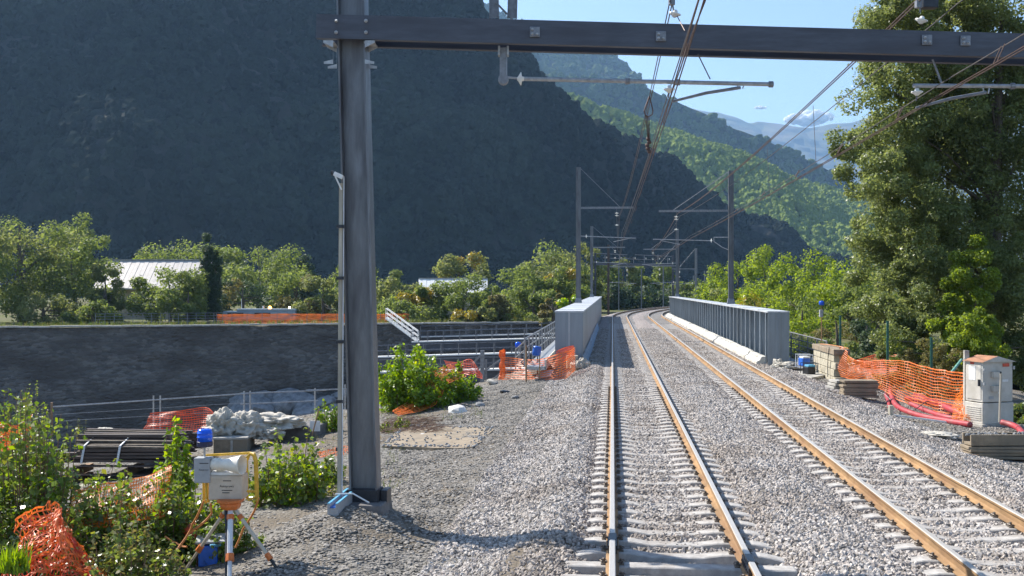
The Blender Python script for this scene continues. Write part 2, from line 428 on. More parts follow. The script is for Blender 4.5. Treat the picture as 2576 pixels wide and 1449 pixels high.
ground_mat('forest_floor', [(0.022, 0.034, 0.015), (0.034, 0.05, 0.02), (0.05, 0.06, 0.026)], 0.02, 1.0, 0.12, 4.0)
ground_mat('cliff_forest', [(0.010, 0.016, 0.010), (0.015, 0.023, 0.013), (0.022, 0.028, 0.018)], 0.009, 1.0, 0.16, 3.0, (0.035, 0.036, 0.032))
ground_mat('alp', [(0.045, 0.065, 0.025), (0.075, 0.09, 0.04), (0.115, 0.115, 0.07)], 0.0016, 1.0, 0.008, 40.0, (0.12, 0.105, 0.08))

# ------------------------------------------------------------------ near ground (a sheet up to the bank edge)
def lerp_tab(x, tab):
    if x <= tab[0][0]: return tab[0][1]
    for (a, va), (b, vb) in zip(tab, tab[1:]):
        if x <= b: return va + (vb - va) * (x - a) / (b - a)
    return tab[-1][1]
EDGE = [(-60, 5), (-45, 17), (-19.7, 36.6), (-11.0, 43.4), (-3.6, 46.0), (9.0, 47.5), (14, 50), (60, 54)]
PROFILE = [(-60, -3.2), (-24, -2.5), (-18, -2.1), (-11, -1.22), (-8, -0.84), (-5.0, -0.62), (-4.0, -0.56), (-2.8, -0.47), (-2.0, -0.42), (-1.55, -0.38), (-1.15, -0.26), (-0.8, -0.13), (-0.5, -0.15), (-0.35, -0.242), (1.9, -0.242), (2.12, -0.17),
           (2.66, -0.14), (3.2, -0.17), (3.45, -0.242), (5.7, -0.242), (5.95, -0.17), (6.5, -0.16), (7.3, -0.32), (8.5, -0.38), (10, -0.42), (13, -0.7), (20, -2.0), (60, -3.0)]

def gz(u, v):
    z = lerp_tab(u, PROFILE)
    z += 0.48 * math.exp(-(((u + 3.75) / 0.95) ** 2 + ((v - 14.6) / 1.7) ** 2))          # heap round the gantry foot
    out = 0.0 if -0.5 < u < 5.95 else min(1.0, min(abs(u + 0.5), abs(u - 5.95)) / 1.0)
    z += out * (0.07 * fbm(u * 0.9, v * 0.9, 3.1) + 0.05 * fbm(u * 0.25, v * 0.25, 7.7))
    z += 0.020 * fbm(u * 1.7, v * 1.7, 1.3)
    if u < -4.0:                                                          # falls away towards the river
        q = max(0.0, 1 - (lerp_tab(u, EDGE) - v) / 13.0)
        z -= 0.85 * q ** 1.3 * min(1.0, (-u - 4.0) / 4.0)
    if v < 13.5 and -1.2 < u < 2.3: z -= 0.065 * min(1.0, (13.5 - v) / 0.3)
    return z

us = sorted(set([round(x, 2) for x in np.concatenate([np.arange(-60, -14, 2.0), np.arange(-14, -6, 0.4), np.arange(-6, 9, 0.15), np.arange(9, 15, 0.5), np.arange(15, 61, 3.0)])]))
NV = 150
gv, gf = [], []
for i, u in enumerate(us):
    e = lerp_tab(u, EDGE)
    for j in range(NV + 2):
        if j > NV: gv.append((u, e + 0.3, -15.5)); continue
        t = j / NV
        v = -8 + (e + 8) * (t ** 1.0)
        gv.append((u, v, gz(u, v)))
for i in range(len(us) - 1):
    for j in range(NV + 1):
        a = i * (NV + 2) + j; b = a + NV + 2
        gf.append((a, b, b + 1, a + 1))
g = link_mesh('ground', np_mesh('ground', gv, gf, M['dirt'], True)); tag(g, kind='structure')

def flat_sheet(name, pts, z, m, kind='structure'):
    me = bpy.data.meshes.new(name); me.from_pydata([(p[0], p[1], z) for p in pts], [], [tuple(range(len(pts)))]); me.materials.append(m)
    return tag(link_mesh(name, me), kind=kind)
flat_sheet('riverbed', [(-700, -300), (700, -300), (700, 400), (-700, 400)], -15.3, M['river_stone'])
WL, WR = P(-700, 828, 99.5), P(1520, 811.5, 124)                       # top edge of the far river wall
WL.z = WR.z = -0.9
wd = (WR - WL).normalized(); wnrm = Vector((wd.y, -wd.x, 0))
far_l = WL - wd * 400
flat_sheet('valley_floor', [(WR.x, WR.y), (WR.x + 8, 125), (9.5, 118), (14, 60), (4000, 60), (9000, 9000), (-9000, 9000), (-9000, 300), (far_l.x, far_l.y)], -1.0, M['meadow'])

def is_sheet(name, A, B, nu, nv, fn, m, smooth=True):
    """grid from A (bottom) to B (top) points given by fn(s, t)"""
    vs = [fn(i / nu, j / nv) for i in range(nu + 1) for j in range(nv + 1)]
    fs = [(i * (nv + 1) + j, (i + 1) * (nv + 1) + j, (i + 1) * (nv + 1) + j + 1, i * (nv + 1) + j + 1) for i in range(nu) for j in range(nv)]
    return np_mesh(name, vs, fs, m, smooth)

# far river wall: rough masonry face leaning back, coping, back
wr = thing('river_wall', WL + (WR - WL) * 0.5, 'long dark stone river wall in shade below the row of trees', 'wall')
def wall_pt(s, t):
    p = far_l + (WR - far_l) * s
    bat = wnrm * (0.10 * 14.6 * (1 - t))
    n = wnrm * (0.22 * fbm(p.x * 0.45 + p.y * 0.2, t * 9, 5.0, 5) + 0.10 * fbm(p.x * 1.3, t * 24, 2.0, 3))
    q = p + bat + n; q.z = -15.5 + t * 14.52 + (0.08 * fbm(p.x * 0.2, 0, 9) if t == 1 else 0)
    return q - ORG[wr.name]
wm = is_sheet('wall_face', None, None, 620, 46, wall_pt, M['wall_stone'])
o = link_mesh('wall_face', wm, wr)
b = MB()
for i in range(90):
    p, q = WL + (WR - WL) * (i / 90), WL + (WR - WL) * ((i + 0.985) / 90)
    dz = Vector((0, 0, 0.03 * R.uniform(-1, 1)))
    off = wnrm * R.uniform(-0.04, 0.04)
    if i < 90:
        cb = MB(); cb.bar(p + off + dz + Vector((0, 0, 0.02)), q + off + dz + Vector((0, 0, 0.02)), 0.7, 0.16)
        cb.build('coping_stone', M['concrete'], wr)

# ------------------------------------------------------------------ mountains
def sil_at(sil, s):
    """resample a list of (x, y, Z) evenly in x"""
    x = sil[0][0] + (sil[-1][0] - sil[0][0]) * s
    for a, b in zip(sil, sil[1:]):
        if x <= b[0] + 1e-6:
            t = (x - a[0]) / (b[0] - a[0]); return (x, a[1] + (b[1] - a[1]) * t, a[2] + (b[2] - a[2]) * t)
    return sil[-1]

def ridge(name, sil, slope, face, nu, nt, amp, nscale, m, seed, zfoot=-3.0, back=1.0, curve=1.0):
    """a ridge whose crest runs through the given far points; its flank falls at the given slope towards `face`"""
    fx, fy = Vector(face).normalized()
    nb = 8
    vs = []
    for i in range(nu + 1):
        x, y, Z = sil_at(sil, i / nu)
        T = P(x, y, Z); h = T.z - zfoot
        for j in range(nt + 1 + nb):
            if j <= nt:
                t = j / nt; d = (1 - t) * h / math.tan(slope); z = zfoot + h * (1 - (1 - t) ** curve) if curve != 1 else zfoot + h * t
                px, py = T.x + fx * d, T.y + fy * d
            else:
                t = 1 - (j - nt) / nb; d = (1 - t) * h * back
                z = zfoot + h * t; px, py = T.x - fx * d, T.y - fy * d
            k = min(1, 3 * (1 - t) + 0.25) * min(1, 0.2 + t * 3)
            n = fbm(px * nscale, py * nscale, z * nscale + seed, 6) * amp * k
            vs.append((px + fx * n * 0.8, py + fy * n * 0.8, z + n * 0.6))
    w = nt + 1 + nb
    fs = [(i * w + j, (i + 1) * w + j, (i + 1) * w + j + 1, i * w + j + 1) for i in range(nu) for j in range(w - 1)]
    o = link_mesh(name, np_mesh(name, vs, fs, m, True)); tag(o, kind='structure')
    return np.array(vs).reshape(nu + 1, w, 3)[:, :nt + 1]

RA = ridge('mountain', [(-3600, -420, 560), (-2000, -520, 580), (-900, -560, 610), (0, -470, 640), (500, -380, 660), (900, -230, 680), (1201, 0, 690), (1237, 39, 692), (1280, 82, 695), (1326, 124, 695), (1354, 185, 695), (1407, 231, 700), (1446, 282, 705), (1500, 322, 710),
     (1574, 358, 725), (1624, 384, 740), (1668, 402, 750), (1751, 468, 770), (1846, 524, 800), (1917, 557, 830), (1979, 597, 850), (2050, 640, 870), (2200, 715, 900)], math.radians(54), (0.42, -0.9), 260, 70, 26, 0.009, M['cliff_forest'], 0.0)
RB = ridge('forest_spur', [(500, 40, 1242), (900, 120, 1242), (1200, 205, 1242), (1330, 228, 1242), (1414, 240, 1242), (1482, 273, 1242), (1528, 284, 1248), (1567, 305, 1255), (1685, 333, 1283), (1776, 374, 1297), (1855, 408, 1311), (1917, 433, 1324), (2000, 462, 1338), (2075, 483, 1352), (2200, 530, 1380), (2400, 610, 1407), (2600, 690, 1435)],
     math.radians(27), (0.93, -0.36), 140, 50, 18, 0.009, M['forest_floor'], 4.0)
RC = ridge('forest_ridge', [(1250, 150, 1950), (1354, 186, 1950), (1480, 196, 1950), (1606, 210, 1950), (1681, 247, 1950), (1784, 288, 1950), (1842, 321, 1963), (1917, 350, 1976), (1958, 371, 1976), (2021, 400, 1989), (2095, 437, 2002), (2200, 492, 2015), (2400, 590, 2028)],
     math.radians(57), (0.25, -0.97), 120, 50, 18, 0.008, M['forest_floor'], 8.0)
RD = ridge('forest_shoulder', [(1000, -170, 2600), (1150, -60, 2600), (1200, 2, 2600), (1240, 24, 2600), (1290, 47, 2600), (1340, 62, 2600), (1440, 97, 2600), (1532, 132, 2600), (1574, 155, 2600), (1606, 201, 2600), (1660, 300, 2600)],
     math.radians(38), (0.4, -0.92), 90, 50, 30, 0.006, M['forest_floor'], 12.0)
RE = ridge('far_mountain', [(1500, 300, 6500), (1680, 268, 6500), (1784, 285, 6500), (1806, 285, 6500), (1859, 299, 6500), (1888, 310, 6500), (1905, 306, 6500), (1958, 310, 6500), (2017, 320, 6500), (2040, 322, 6500), (2091, 314, 6500), (2137, 312, 6500), (2200, 296, 6500), (2400, 250, 6500), (2700, 240, 6500)],
     math.radians(24), (0.35, -0.94), 160, 80, 90, 0.0022, M['alp'], 16.0, zfoot=-20)

# ------------------------------------------------------------------ scatters
def scatter(name, src_v, src_f, density, smin, smax, m, subdiv=1, amp=0.35, nvar=6, flat=1.0, spin=True, seed=1, noise_disp=None, lift=0.0, tilt=0.25):
    """real pieces spread over the given surface, as one object"""
    me = np_mesh(name, src_v, src_f, m)
    o = link_mesh(name, me); tag(o, kind='stuff')
    ng = bpy.data.node_groups.new(name, 'GeometryNodeTree')
    ng.interface.new_socket('Geometry', in_out='INPUT', socket_type='NodeSocketGeometry')
    ng.interface.new_socket('Geometry', in_out='OUTPUT', socket_type='NodeSocketGeometry')
    N, L = ng.nodes, ng.links
    gi, go = N.new('NodeGroupInput'), N.new('NodeGroupOutput')
    dp = N.new('GeometryNodeDistributePointsOnFaces'); dp.inputs['Density'].default_value = density; dp.inputs['Seed'].default_value = seed
    L.new(gi.outputs[0], dp.inputs['Mesh'])
    jn = N.new('GeometryNodeJoinGeometry')
    for k in range(nvar):
        ic = N.new('GeometryNodeMeshIcoSphere'); ic.inputs['Radius'].default_value = 1.0; ic.inputs['Subdivisions'].default_value = subdiv
        sp = N.new('GeometryNodeSetPosition'); L.new(ic.outputs['Mesh'], sp.inputs['Geometry'])
        if noise_disp:
            nz = N.new('ShaderNodeTexNoise'); nz.noise_dimensions = '4D'; nz.inputs['Scale'].default_value = noise_disp; nz.inputs['W'].default_value = k * 7.3 + seed; nz.inputs['Detail'].default_value = 3
            nr = N.new('GeometryNodeInputNormal')
            mr = N.new('ShaderNodeMapRange'); mr.inputs['From Min'].default_value = 0.3; mr.inputs['From Max'].default_value = 0.7; mr.inputs['To Min'].default_value = -amp; mr.inputs['To Max'].default_value = amp
            L.new(nz.outputs[0], mr.inputs[0])
            vm = N.new('ShaderNodeVectorMath'); vm.operation = 'SCALE'; L.new(nr.outputs[0], vm.inputs[0]); L.new(mr.outputs[0], vm.inputs['Scale'])
            L.new(vm.outputs[0], sp.inputs['Offset'])
        else:
            rv = N.new('FunctionNodeRandomValue'); rv.data_type = 'FLOAT_VECTOR'; rv.inputs['Min'].default_value = (-amp,) * 3; rv.inputs['Max'].default_value = (amp,) * 3; rv.inputs['Seed'].default_value = 31 * k + seed
            L.new(rv.outputs[0], sp.inputs['Offset'])
        tr = N.new('GeometryNodeTransform'); tr.inputs['Scale'].default_value = (1.0 + 0.12 * (k % 3), 1.0 - 0.08 * (k % 4), flat); L.new(sp.outputs[0], tr.inputs['Geometry'])
        sm = N.new('GeometryNodeSetMaterial'); sm.inputs['Material'].default_value = m; L.new(tr.outputs[0], sm.inputs['Geometry'])
        gi2 = N.new('GeometryNodeGeometryToInstance'); L.new(sm.outputs[0], gi2.inputs[0]); L.new(gi2.outputs[0], jn.inputs[0])
    ip = N.new('GeometryNodeInstanceOnPoints'); L.new(dp.outputs['Points'], ip.inputs['Points']); L.new(jn.outputs[0], ip.inputs['Instance'])
    ip.inputs['Pick Instance'].default_value = True
    rr = N.new('FunctionNodeRandomValue'); rr.data_type = 'FLOAT_VECTOR'
    rr.inputs['Min'].default_value = (0, 0, 0) if spin else (-tilt, -tilt, 0); rr.inputs['Max'].default_value = (6.283,) * 3 if spin else (tilt, tilt, 6.283); rr.inputs['Seed'].default_value = seed + 5
    L.new(rr.outputs[0], ip.inputs['Rotation'])
    rs = N.new('FunctionNodeRandomValue'); rs.data_type = 'FLOAT'
    fl = [s for s in rs.inputs if s.type == 'VALUE' and s.enabled]
    fl[0].default_value, fl[1].default_value = smin, smax
    rs.inputs['Seed'].default_value = seed + 9
    so = [s for s in rs.outputs if s.enabled][0]
    L.new(so, ip.inputs['Scale'])
    ti = N.new('GeometryNodeTranslateInstances'); L.new(ip.outputs[0], ti.inputs['Instances']); ti.inputs['Translation'].default_value = (0, 0, lift); ti.inputs['Local Space'].default_value = False
    L.new(ti.outputs[0], go.inputs[0])
    md = o.modifiers.new('scatter', 'NODES'); md.node_group = ng
    return o

def sub_grid(u0, u1, v0, v1, st):
    """a piece of the near ground, inside the view with a margin"""
    uu = np.arange(u0, u1 + 1e-6, st); vv = np.arange(v0, v1 + 1e-6, st * 1.6)
    vs, fs = [], []
    ok = {}
    for i, u in enumerate(uu):
        for j, v in enumerate(vv):
            ok[i, j] = (-0.585 * v - 1.2 < u < 0.40 * v + 2.0) and v < lerp_tab(u, EDGE) - 0.1
            vs.append((u, v, gz(u, v)))
    w = len(vv)
    for i in range(len(uu) - 1):
        for j in range(w - 1):
            if ok[i, j] and ok[i + 1, j] and ok[i, j + 1] and ok[i + 1, j + 1]:
                fs.append((i * w + j, (i + 1) * w + j, (i + 1) * w + j + 1, i * w + j + 1))
    return np.array(vs), np.array(fs)

v, f = sub_grid(-2.3, 7.4, 9.0, 26.0, 0.2)
scatter('ballast', v, f, 560, 0.022, 0.040, M['stone_pale'], 1, 0.36, 8, 0.78, True, 3, lift=0.004)
v, f = sub_grid(-2.3, 7.4, 26.0, 46.0, 0.25)
scatter('ballast', v, f, 360, 0.027, 0.044, M['stone_pale'], 1, 0.36, 6, 0.78, True, 4, lift=0.004)
v, f = sub_grid(-4.6, -1.2, 9.0, 44.0, 0.25)
scatter('gravel', v, f, 480, 0.014, 0.034, M['stone_grey'], 1, 0.32, 8, 0.5, False, 5, lift=0.003)
v, f = sub_grid(-13.5, -4.4, 9.0, 42.0, 0.35)
scatter('gravel', v, f, 55, 0.014, 0.036, M['stone_grey'], 1, 0.32, 6, 0.4, False, 6, lift=0.002)
v, f = sub_grid(7.0, 11.0, 16.0, 46.0, 0.25)
scatter('gravel', v, f, 260, 0.018, 0.036, M['stone_grey'], 1, 0.32, 6, 0.6, False, 8, lift=0.003)

def crowns(name, grid, t0, t1, density, smin, smax, m, seed, s0=0.0, s1=1.0, lift=2.0):
    n, w, _ = grid.shape
    g2 = grid[int(s0 * (n - 1)):int(s1 * (n - 1)) + 1, int(t0 * (w - 1)):int(t1 * (w - 1)) + 1]
    a, b = g2.shape[:2]
    fs = [(i * b + j, (i + 1) * b + j, (i + 1) * b + j + 1, i * b + j + 1) for i in range(a - 1) for j in range(b - 1)]
    scatter(name, g2.reshape(-1, 3), fs, density, smin, smax, m, 3, 0.42, 6, 1.15, False, seed, noise_disp=1.9, lift=lift)
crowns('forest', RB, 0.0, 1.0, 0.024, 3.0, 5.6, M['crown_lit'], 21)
crowns('forest', RC, 0.1, 1.0, 0.004, 4.5, 9.0, M['crown_far'], 22, lift=0.0)
crowns('forest', RD, 0.2, 1.0, 0.003, 5.5, 10.0, M['crown_far'], 23, lift=0.0)
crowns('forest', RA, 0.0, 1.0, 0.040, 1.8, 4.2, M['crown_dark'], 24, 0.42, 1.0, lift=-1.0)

# cloud bank low over the far mountain
for (x, y, Z, r, label) in ((2035, 303, 9800, 95, 'small white cloud resting on the far mountain crest'), (1912, 272, 9800, 24, 'faint white cloud puff left of the bigger cloud')):
    c = P(x, y, Z)
    vs, fs = [], []
    import bmesh
    bm = bmesh.new()
    for k in range(70):
        t = R.uniform(-1, 1)
        rr = r * R.uniform(0.15, 0.6) * (1 - 0.6 * abs(t))
        mt = Matrix.Translation(c + Vector((t * r * 2.1, R.uniform(-1, 1) * r, R.uniform(-0.3, 0.75) * r * (1 - 0.6 * abs(t))))) @ Matrix.Diagonal((1.35, 1.2, 0.8, 1))
        bmesh.ops.create_icosphere(bm, subdivisions=2, radius=rr, matrix=mt)
    for q in bm.verts:
        q.co += q.normal * fbm(q.co.x * 0.05, q.co.y * 0.05, q.co.z * 0.05, 5) * r * 0.2
    me = bpy.data.meshes.new('cloud'); bm.to_mesh(me); bm.free(); me.materials.append(M['cloud'])
    for p in me.polygons: p.use_smooth = True
    tag(link_mesh('cloud', me), label, 'cloud')

# ------------------------------------------------------------------ air
hz = MB().box((0, 3000, 530), (9400, 12000, 1120))
hz.v = [(x, y, z) for x, y, z in hz.v]
hm = bpy.data.materials.new('haze'); hm.use_nodes = True
hn = hm.node_tree.nodes; hn.remove(hn['Principled BSDF'])
pv = hn.new('ShaderNodeVolumePrincipled')
pv.inputs['Color'].default_value = (0.36, 0.62, 1.0, 1); pv.inputs['Density'].default_value = 1.15e-4; pv.inputs['Anisotropy'].default_value = 0.25
hm.node_tree.links.new(pv.outputs[0], hn['Material Output'].inputs['Volume'])
ho = hz.build('haze', hm); tag(ho, kind='stuff')
# ------------------------------------------------------------------ track alignment
V0, RAD = 112.0, 235.0
def path(off, s):
    """point and forward direction at length s along the line, `off` metres right of the first rail"""
    if s <= V0: return Vector((off, s, 0)), Vector((0, 1, 0))
    th = (s - V0) / RAD
    return Vector((RAD - (RAD - off) * math.cos(th), V0 + (RAD - off) * math.sin(th), 0)), Vector((math.sin(th), math.cos(th), 0))
SS = [4 + 6 * i for i in range(19)] + [114 + 3 * i for i in range(40)]

# ballast on the bridge and beyond it
vs, fs = [], []
offs = [-3.2, -1.9, -1.05, -0.7, -0.35, 0.75, 1.9, 2.3, 2.66, 3.0, 3.45, 4.6, 5.7, 6.0, 6.25, 7.2, 8.6]
zz = [-0.75, -0.6, -0.22, -0.16, -0.235, -0.235, -0.235, -0.17, -0.15, -0.17, -0.235, -0.235, -0.235, -0.17, -0.25, -0.6, -0.75]
sv = [46.0 + 1.0 * i for i in range(190)]
for s in sv:
    for k, (o_, z_) in enumerate(zip(offs, zz)):
        p, d = path(o_, s)
        if s < 122 and (k < 2 or k > 14): p.x = max(-1.16, min(6.2, p.x)); z_ = -0.24
        vs.append((p.x, p.y, z_ + 0.02 * fbm(p.x * 1.5, p.y * 1.5, 2)))
w = len(offs)
fs = [(i * w + j, i * w + j + 1, (i + 1) * w + j + 1, (i + 1) * w + j) for i in range(len(sv) - 1) for j in range(w - 1)]
tag(link_mesh('ballast_bed', np_mesh('ballast_bed', vs, fs, M['ballast_sheet'], True)), kind='structure')
va = np.array(vs)
half = [q for q in fs if va[q[0]][1] < 84 and 1 < (q[0] % w) < 14]
scatter('ballast', va, np.array(half), 200, 0.032, 0.05, M['stone_pale'], 1, 0.30, 5, 0.78, True, 12, lift=0.002)

RAILP = [(0.075, -0.172), (0.075, -0.161), (0.022, -0.146), (0.009, -0.13), (0.009, -0.052), (0.034, -0.041), (0.036, -0.012), (0.027, 0.0), (-0.027, 0.0), (-0.036, -0.012), (-0.034, -0.041), (-0.009, -0.052), (-0.009, -0.13), (-0.022, -0.146), (-0.075, -0.161), (-0.075, -0.172)]
RMI = [0] * 16; RMI[6] = RMI[7] = RMI[8] = 1

# one sleeper: raised rail seats, dip in the middle, sloping ends
def sleeper_mesh(name, flat=False):
    xs = [(-1.30, -0.245), (-1.08, -0.195), (-0.98, -0.178), (-0.54, -0.178), (-0.30, -0.214), (0.30, -0.214), (0.54, -0.178), (0.98, -0.178), (1.08, -0.195), (1.30, -0.245)]
    if flat: xs = [(-1.30, -0.186), (-1.28, -0.178), (1.28, -0.178), (1.30, -0.186)]
    vs, fs = [], []
    for x, z in xs:
        for y, zz_ in ((-0.145, -0.40), (-0.115, z - 0.012), (-0.10, z), (0.10, z), (0.115, z - 0.012), (0.145, -0.40)): vs.append((x, y, zz_))
    for i in range(len(xs) - 1):
        for k in range(6): fs.append((i * 6 + k, i * 6 + (k + 1) % 6, (i + 1) * 6 + (k + 1) % 6, (i + 1) * 6 + k))
    fs.append((0, 1, 2, 3, 4, 5)[::-1]); n = (len(xs) - 1) * 6; fs.append(tuple(n + k for k in range(6)))
    me = bpy.data.meshes.new(name); me.from_pydata(vs, [], [f[::-1] for f in fs]); me.materials.append(M['sleeper']); me.update()
    return me
sl_me, sl_flat = sleeper_mesh('sleeper'), sleeper_mesh('sleeper', True)
cb = MB()                                                           # rail fastening, one side of the rail (towards +x)
cb.box((0.105, 0, -0.168), (0.055, 0.11, 0.018)); cb.box((0.083, 0, -0.153), (0.045, 0.08, 0.010), Matrix.Rotation(0.25, 3, 'Y'))
cb.lathe([(0.018, 0), (0.018, 0.045), (0.010, 0.05)], (0.10, 0, -0.158), 6)
cb.tube([(0.07, -0.045, -0.142), (0.12, -0.05, -0.135), (0.14, 0, -0.135), (0.12, 0.05, -0.135), (0.07, 0.045, -0.142)], 0.008, 5)
clip_me = cb.mesh('rail_fastening', M['clip'])
clip_me2 = clip_me.copy(); clip_me2.transform(Matrix.Rotation(math.pi, 4, 'Z'))
NSL = 145
for ti, (o0, lab) in enumerate(((0.0, 'ballasted railway track with concrete sleepers beside the grey gantry post'), (3.82, 'ballasted railway track with concrete sleepers beside the stiffened bridge girder'))):
    t = thing('railway_track', (o0 + 0.7525, 9, -0.4), lab, 'railway track', 'railway tracks over the bridge')
    for k in (0, 1):
        rb = MB()
        pts, A = [], []
        for s in SS:
            p, d = path(o0 + 1.505 * k, s); pts.append(p); A.append(Vector((d.y, -d.x, 0)))
        rb.sweep(RAILP, pts, A, Vector((0, 0, 1)), mis=RMI)
        rl = rb.build('rail', [M['rust'], M['rail_head']], t)
        if ti == 0:
            jv = 12.95 if k == 0 else 12.05
            jb = MB(); x0 = 1.505 * k
            for sx in (-1, 1): jb.box((x0 + sx * 0.03, jv, -0.088), (0.04, 0.62, 0.095))
            jb.box((x0, jv, -0.02), (0.079, 0.34, 0.045))
            for q in range(6): jb.lathe([(0.016, -0.062), (0.016, 0.062)], (x0, jv - 0.25 + q * 0.1, -0.09), 6, (1, 0, 0))
            jb.build('insulated_joint', M['rail_dark'], rl)
    for i in range(NSL):
        s = 9.36 + 0.6 * i
        p, d = path(o0 + 0.7525, s)
        so = link_mesh('sleeper', sl_flat if (i < 6 and ti == 0) else sl_me, t, p - ORG[t.name] + Vector((0, R.uniform(-0.012, 0.012), R.uniform(-0.006, 0.002))))
        so.rotation_euler = (0, 0, R.uniform(-0.008, 0.008))
        if i < 42:
            for sx in (-0.7525, 0.7525):
                link_mesh('rail_fastening', clip_me, so, (sx, 0, 0)); link_mesh('rail_fastening', clip_me2, so, (sx, 0, 0))
    sb = MB()
    for i in range(NSL, NSL + 150):
        p, d = path(o0 + 0.7525, 9.36 + 0.6 * i)
        sb.box((p.x, p.y, -0.295), (2.6, 0.25, 0.2), math.atan2(-d.x, d.y))
    so = sb.build('distant_sleepers', M['sleeper'], t); so['kind'] = 'stuff'

# ------------------------------------------------------------------ bridge girders
def girder(x0, x1, inner, label, stiff):
    """plate girder from 44 m to 121 m: wide top flange, web, stiffeners, end plate"""
    v0, v1, zt, zb = 44.3, 121.0, 2.03, -1.6
    t = thing('bridge_girder', ((x0 + x1) / 2, v0, zb), label, 'bridge girder', 'plate girders of the railway bridge')
    xm = (x0 + x1) / 2; wdt = x1 - x0
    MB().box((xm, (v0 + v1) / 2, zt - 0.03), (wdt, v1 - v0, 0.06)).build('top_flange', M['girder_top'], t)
    if stiff:
        xw = x1 - 0.42
        MB().box((xw, (v0 + v1) / 2, (zt + zb) / 2 - 0.03), (0.05, v1 - v0 - 0.02, zt - zb - 0.06)).build('web', M['girder'], t)
        MB().box((xm + 0.05, (v0 + v1) / 2, zb + 0.03), (wdt - 0.1, v1 - v0 - 0.04, 0.06)).build('bottom_flange', M['girder'], t)
        n = 46
        for i in range(n):
            v = v0 + 0.75 + (v1 - v0 - 1.2) * (i / (n - 1))
            b = MB()
            b.add([(x0 + 0.05, v - 0.012, zt - 0.062), (xw - 0.025, v - 0.012, zt - 0.062), (xw - 0.025, v - 0.012, -0.25), (x0 + 0.20, v - 0.012, -0.25),
                   (x0 + 0.05, v + 0.012, zt - 0.062), (xw - 0.025, v + 0.012, zt - 0.062), (xw - 0.025, v + 0.012, -0.25), (x0 + 0.20, v + 0.012, -0.25)],
                  [(3, 2, 1, 0), (4, 5, 6, 7), (0, 1, 5, 4), (1, 2, 6, 5), (2, 3, 7, 6), (3, 0, 4, 7)])
            b.box((x0 + 0.035, v, (zt - 0.062 - 0.25) / 2 + 0.02), (0.03, 0.13, zt + 0.17))
            b.build('stiffener', M['girder'], t)
        for (xa, xb) in ((x0 + 0.02, xw - 0.03), (xw + 0.03, x1 - 0.01)):
            MB().box(((xa + xb) / 2, v0 + 0.02, (zt + zb) / 2 + 0.1), (xb - xa, 0.04, zt - zb - 0.3)).build('end_plate', M['girder'], t)
        MB().box((xw, v0 - 0.005, (zt + zb) / 2), (0.06, 0.06, zt - zb - 0.07)).build('web_end', M['girder'], t)
    else:
        for sx, nm in ((x0 + 0.06, 'web'), (x1 - 0.06, 'web')):
            MB().box((sx, (v0 + v1) / 2, (zt + zb) / 2 - 0.03), (0.05, v1 - v0 - 0.1, zt - zb - 0.06)).build(nm, M['girder'], t)
        for xa, xb in ((x0 + 0.02, xm - 0.02), (xm + 0.02, x1 - 0.02)):
            MB().box(((xa + xb) / 2, v0 + 0.02, (zt + zb) / 2 - 0.03), (xb - xa, 0.05, zt - zb - 0.065)).build('end_plate', M['girder'], t)
        MB().box((xm, v0 + 0.005, (zt + zb) / 2 - 0.03), (0.035, 0.05, zt - zb - 0.068)).build('weld_strip', M['girder_top'], t)
    for i in range(14):
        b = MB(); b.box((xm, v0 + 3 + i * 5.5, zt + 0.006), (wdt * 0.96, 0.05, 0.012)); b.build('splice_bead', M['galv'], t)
    return t
girder(-2.37, -1.18, 1, 'grey box girder of the bridge casting shade on the ballast', False)
girder(6.24, 7.12, -1, 'blue grey plate girder with a row of upright stiffeners', True)
# ballast upstands
up = thing('ballast_kerb', (6.1, 44.6, -0.5), 'pale concrete kerb along the foot of the stiffened girder', 'kerb')
for i in range(20):
    v = 45.0 + i * 3.8
    b = MB(); b.sweep([(-0.24, -0.6), (0.18, -0.6), (0.18, 0.16), (-0.02, 0.16), (-0.10, 0.02), (-0.24, -0.05)], [(6.12 + R.uniform(-0.02, 0.02), v, R.uniform(-0.02, 0.02)), (6.12 + R.uniform(-0.02, 0.02), v + 3.77, R.uniform(-0.02, 0.02))], (1, 0, 0), (0, 0, 1))
    b.build('kerb_segment', M['concrete_pale'], up)
tl = MB()
n = 60
vs, fs = [], []
for i in range(n + 1):
    v = 43.2 + i * 0.7
    for k in range(5):
        z = -0.30 + 0.14 * k + (0.10 * fbm(v * 1.1, k * 0.5, 4)) * (0.3 + 0.2 * k)
        vs.append((-1.0 - 0.045 * k + 0.06 * fbm(v * 1.7, k, 8), v, z))
fs = [(i * 5 + k, (i + 1) * 5 + k, (i + 1) * 5 + k + 1, i * 5 + k + 1) for i in range(n) for k in range(4)]
o = link_mesh('blue_tarpaulin', np_mesh('blue_tarpaulin', vs, fs, M['blue_tarp'], True)); tag(o, 'crumpled blue grey plastic sheet along the foot of the shaded girder', 'tarpaulin')

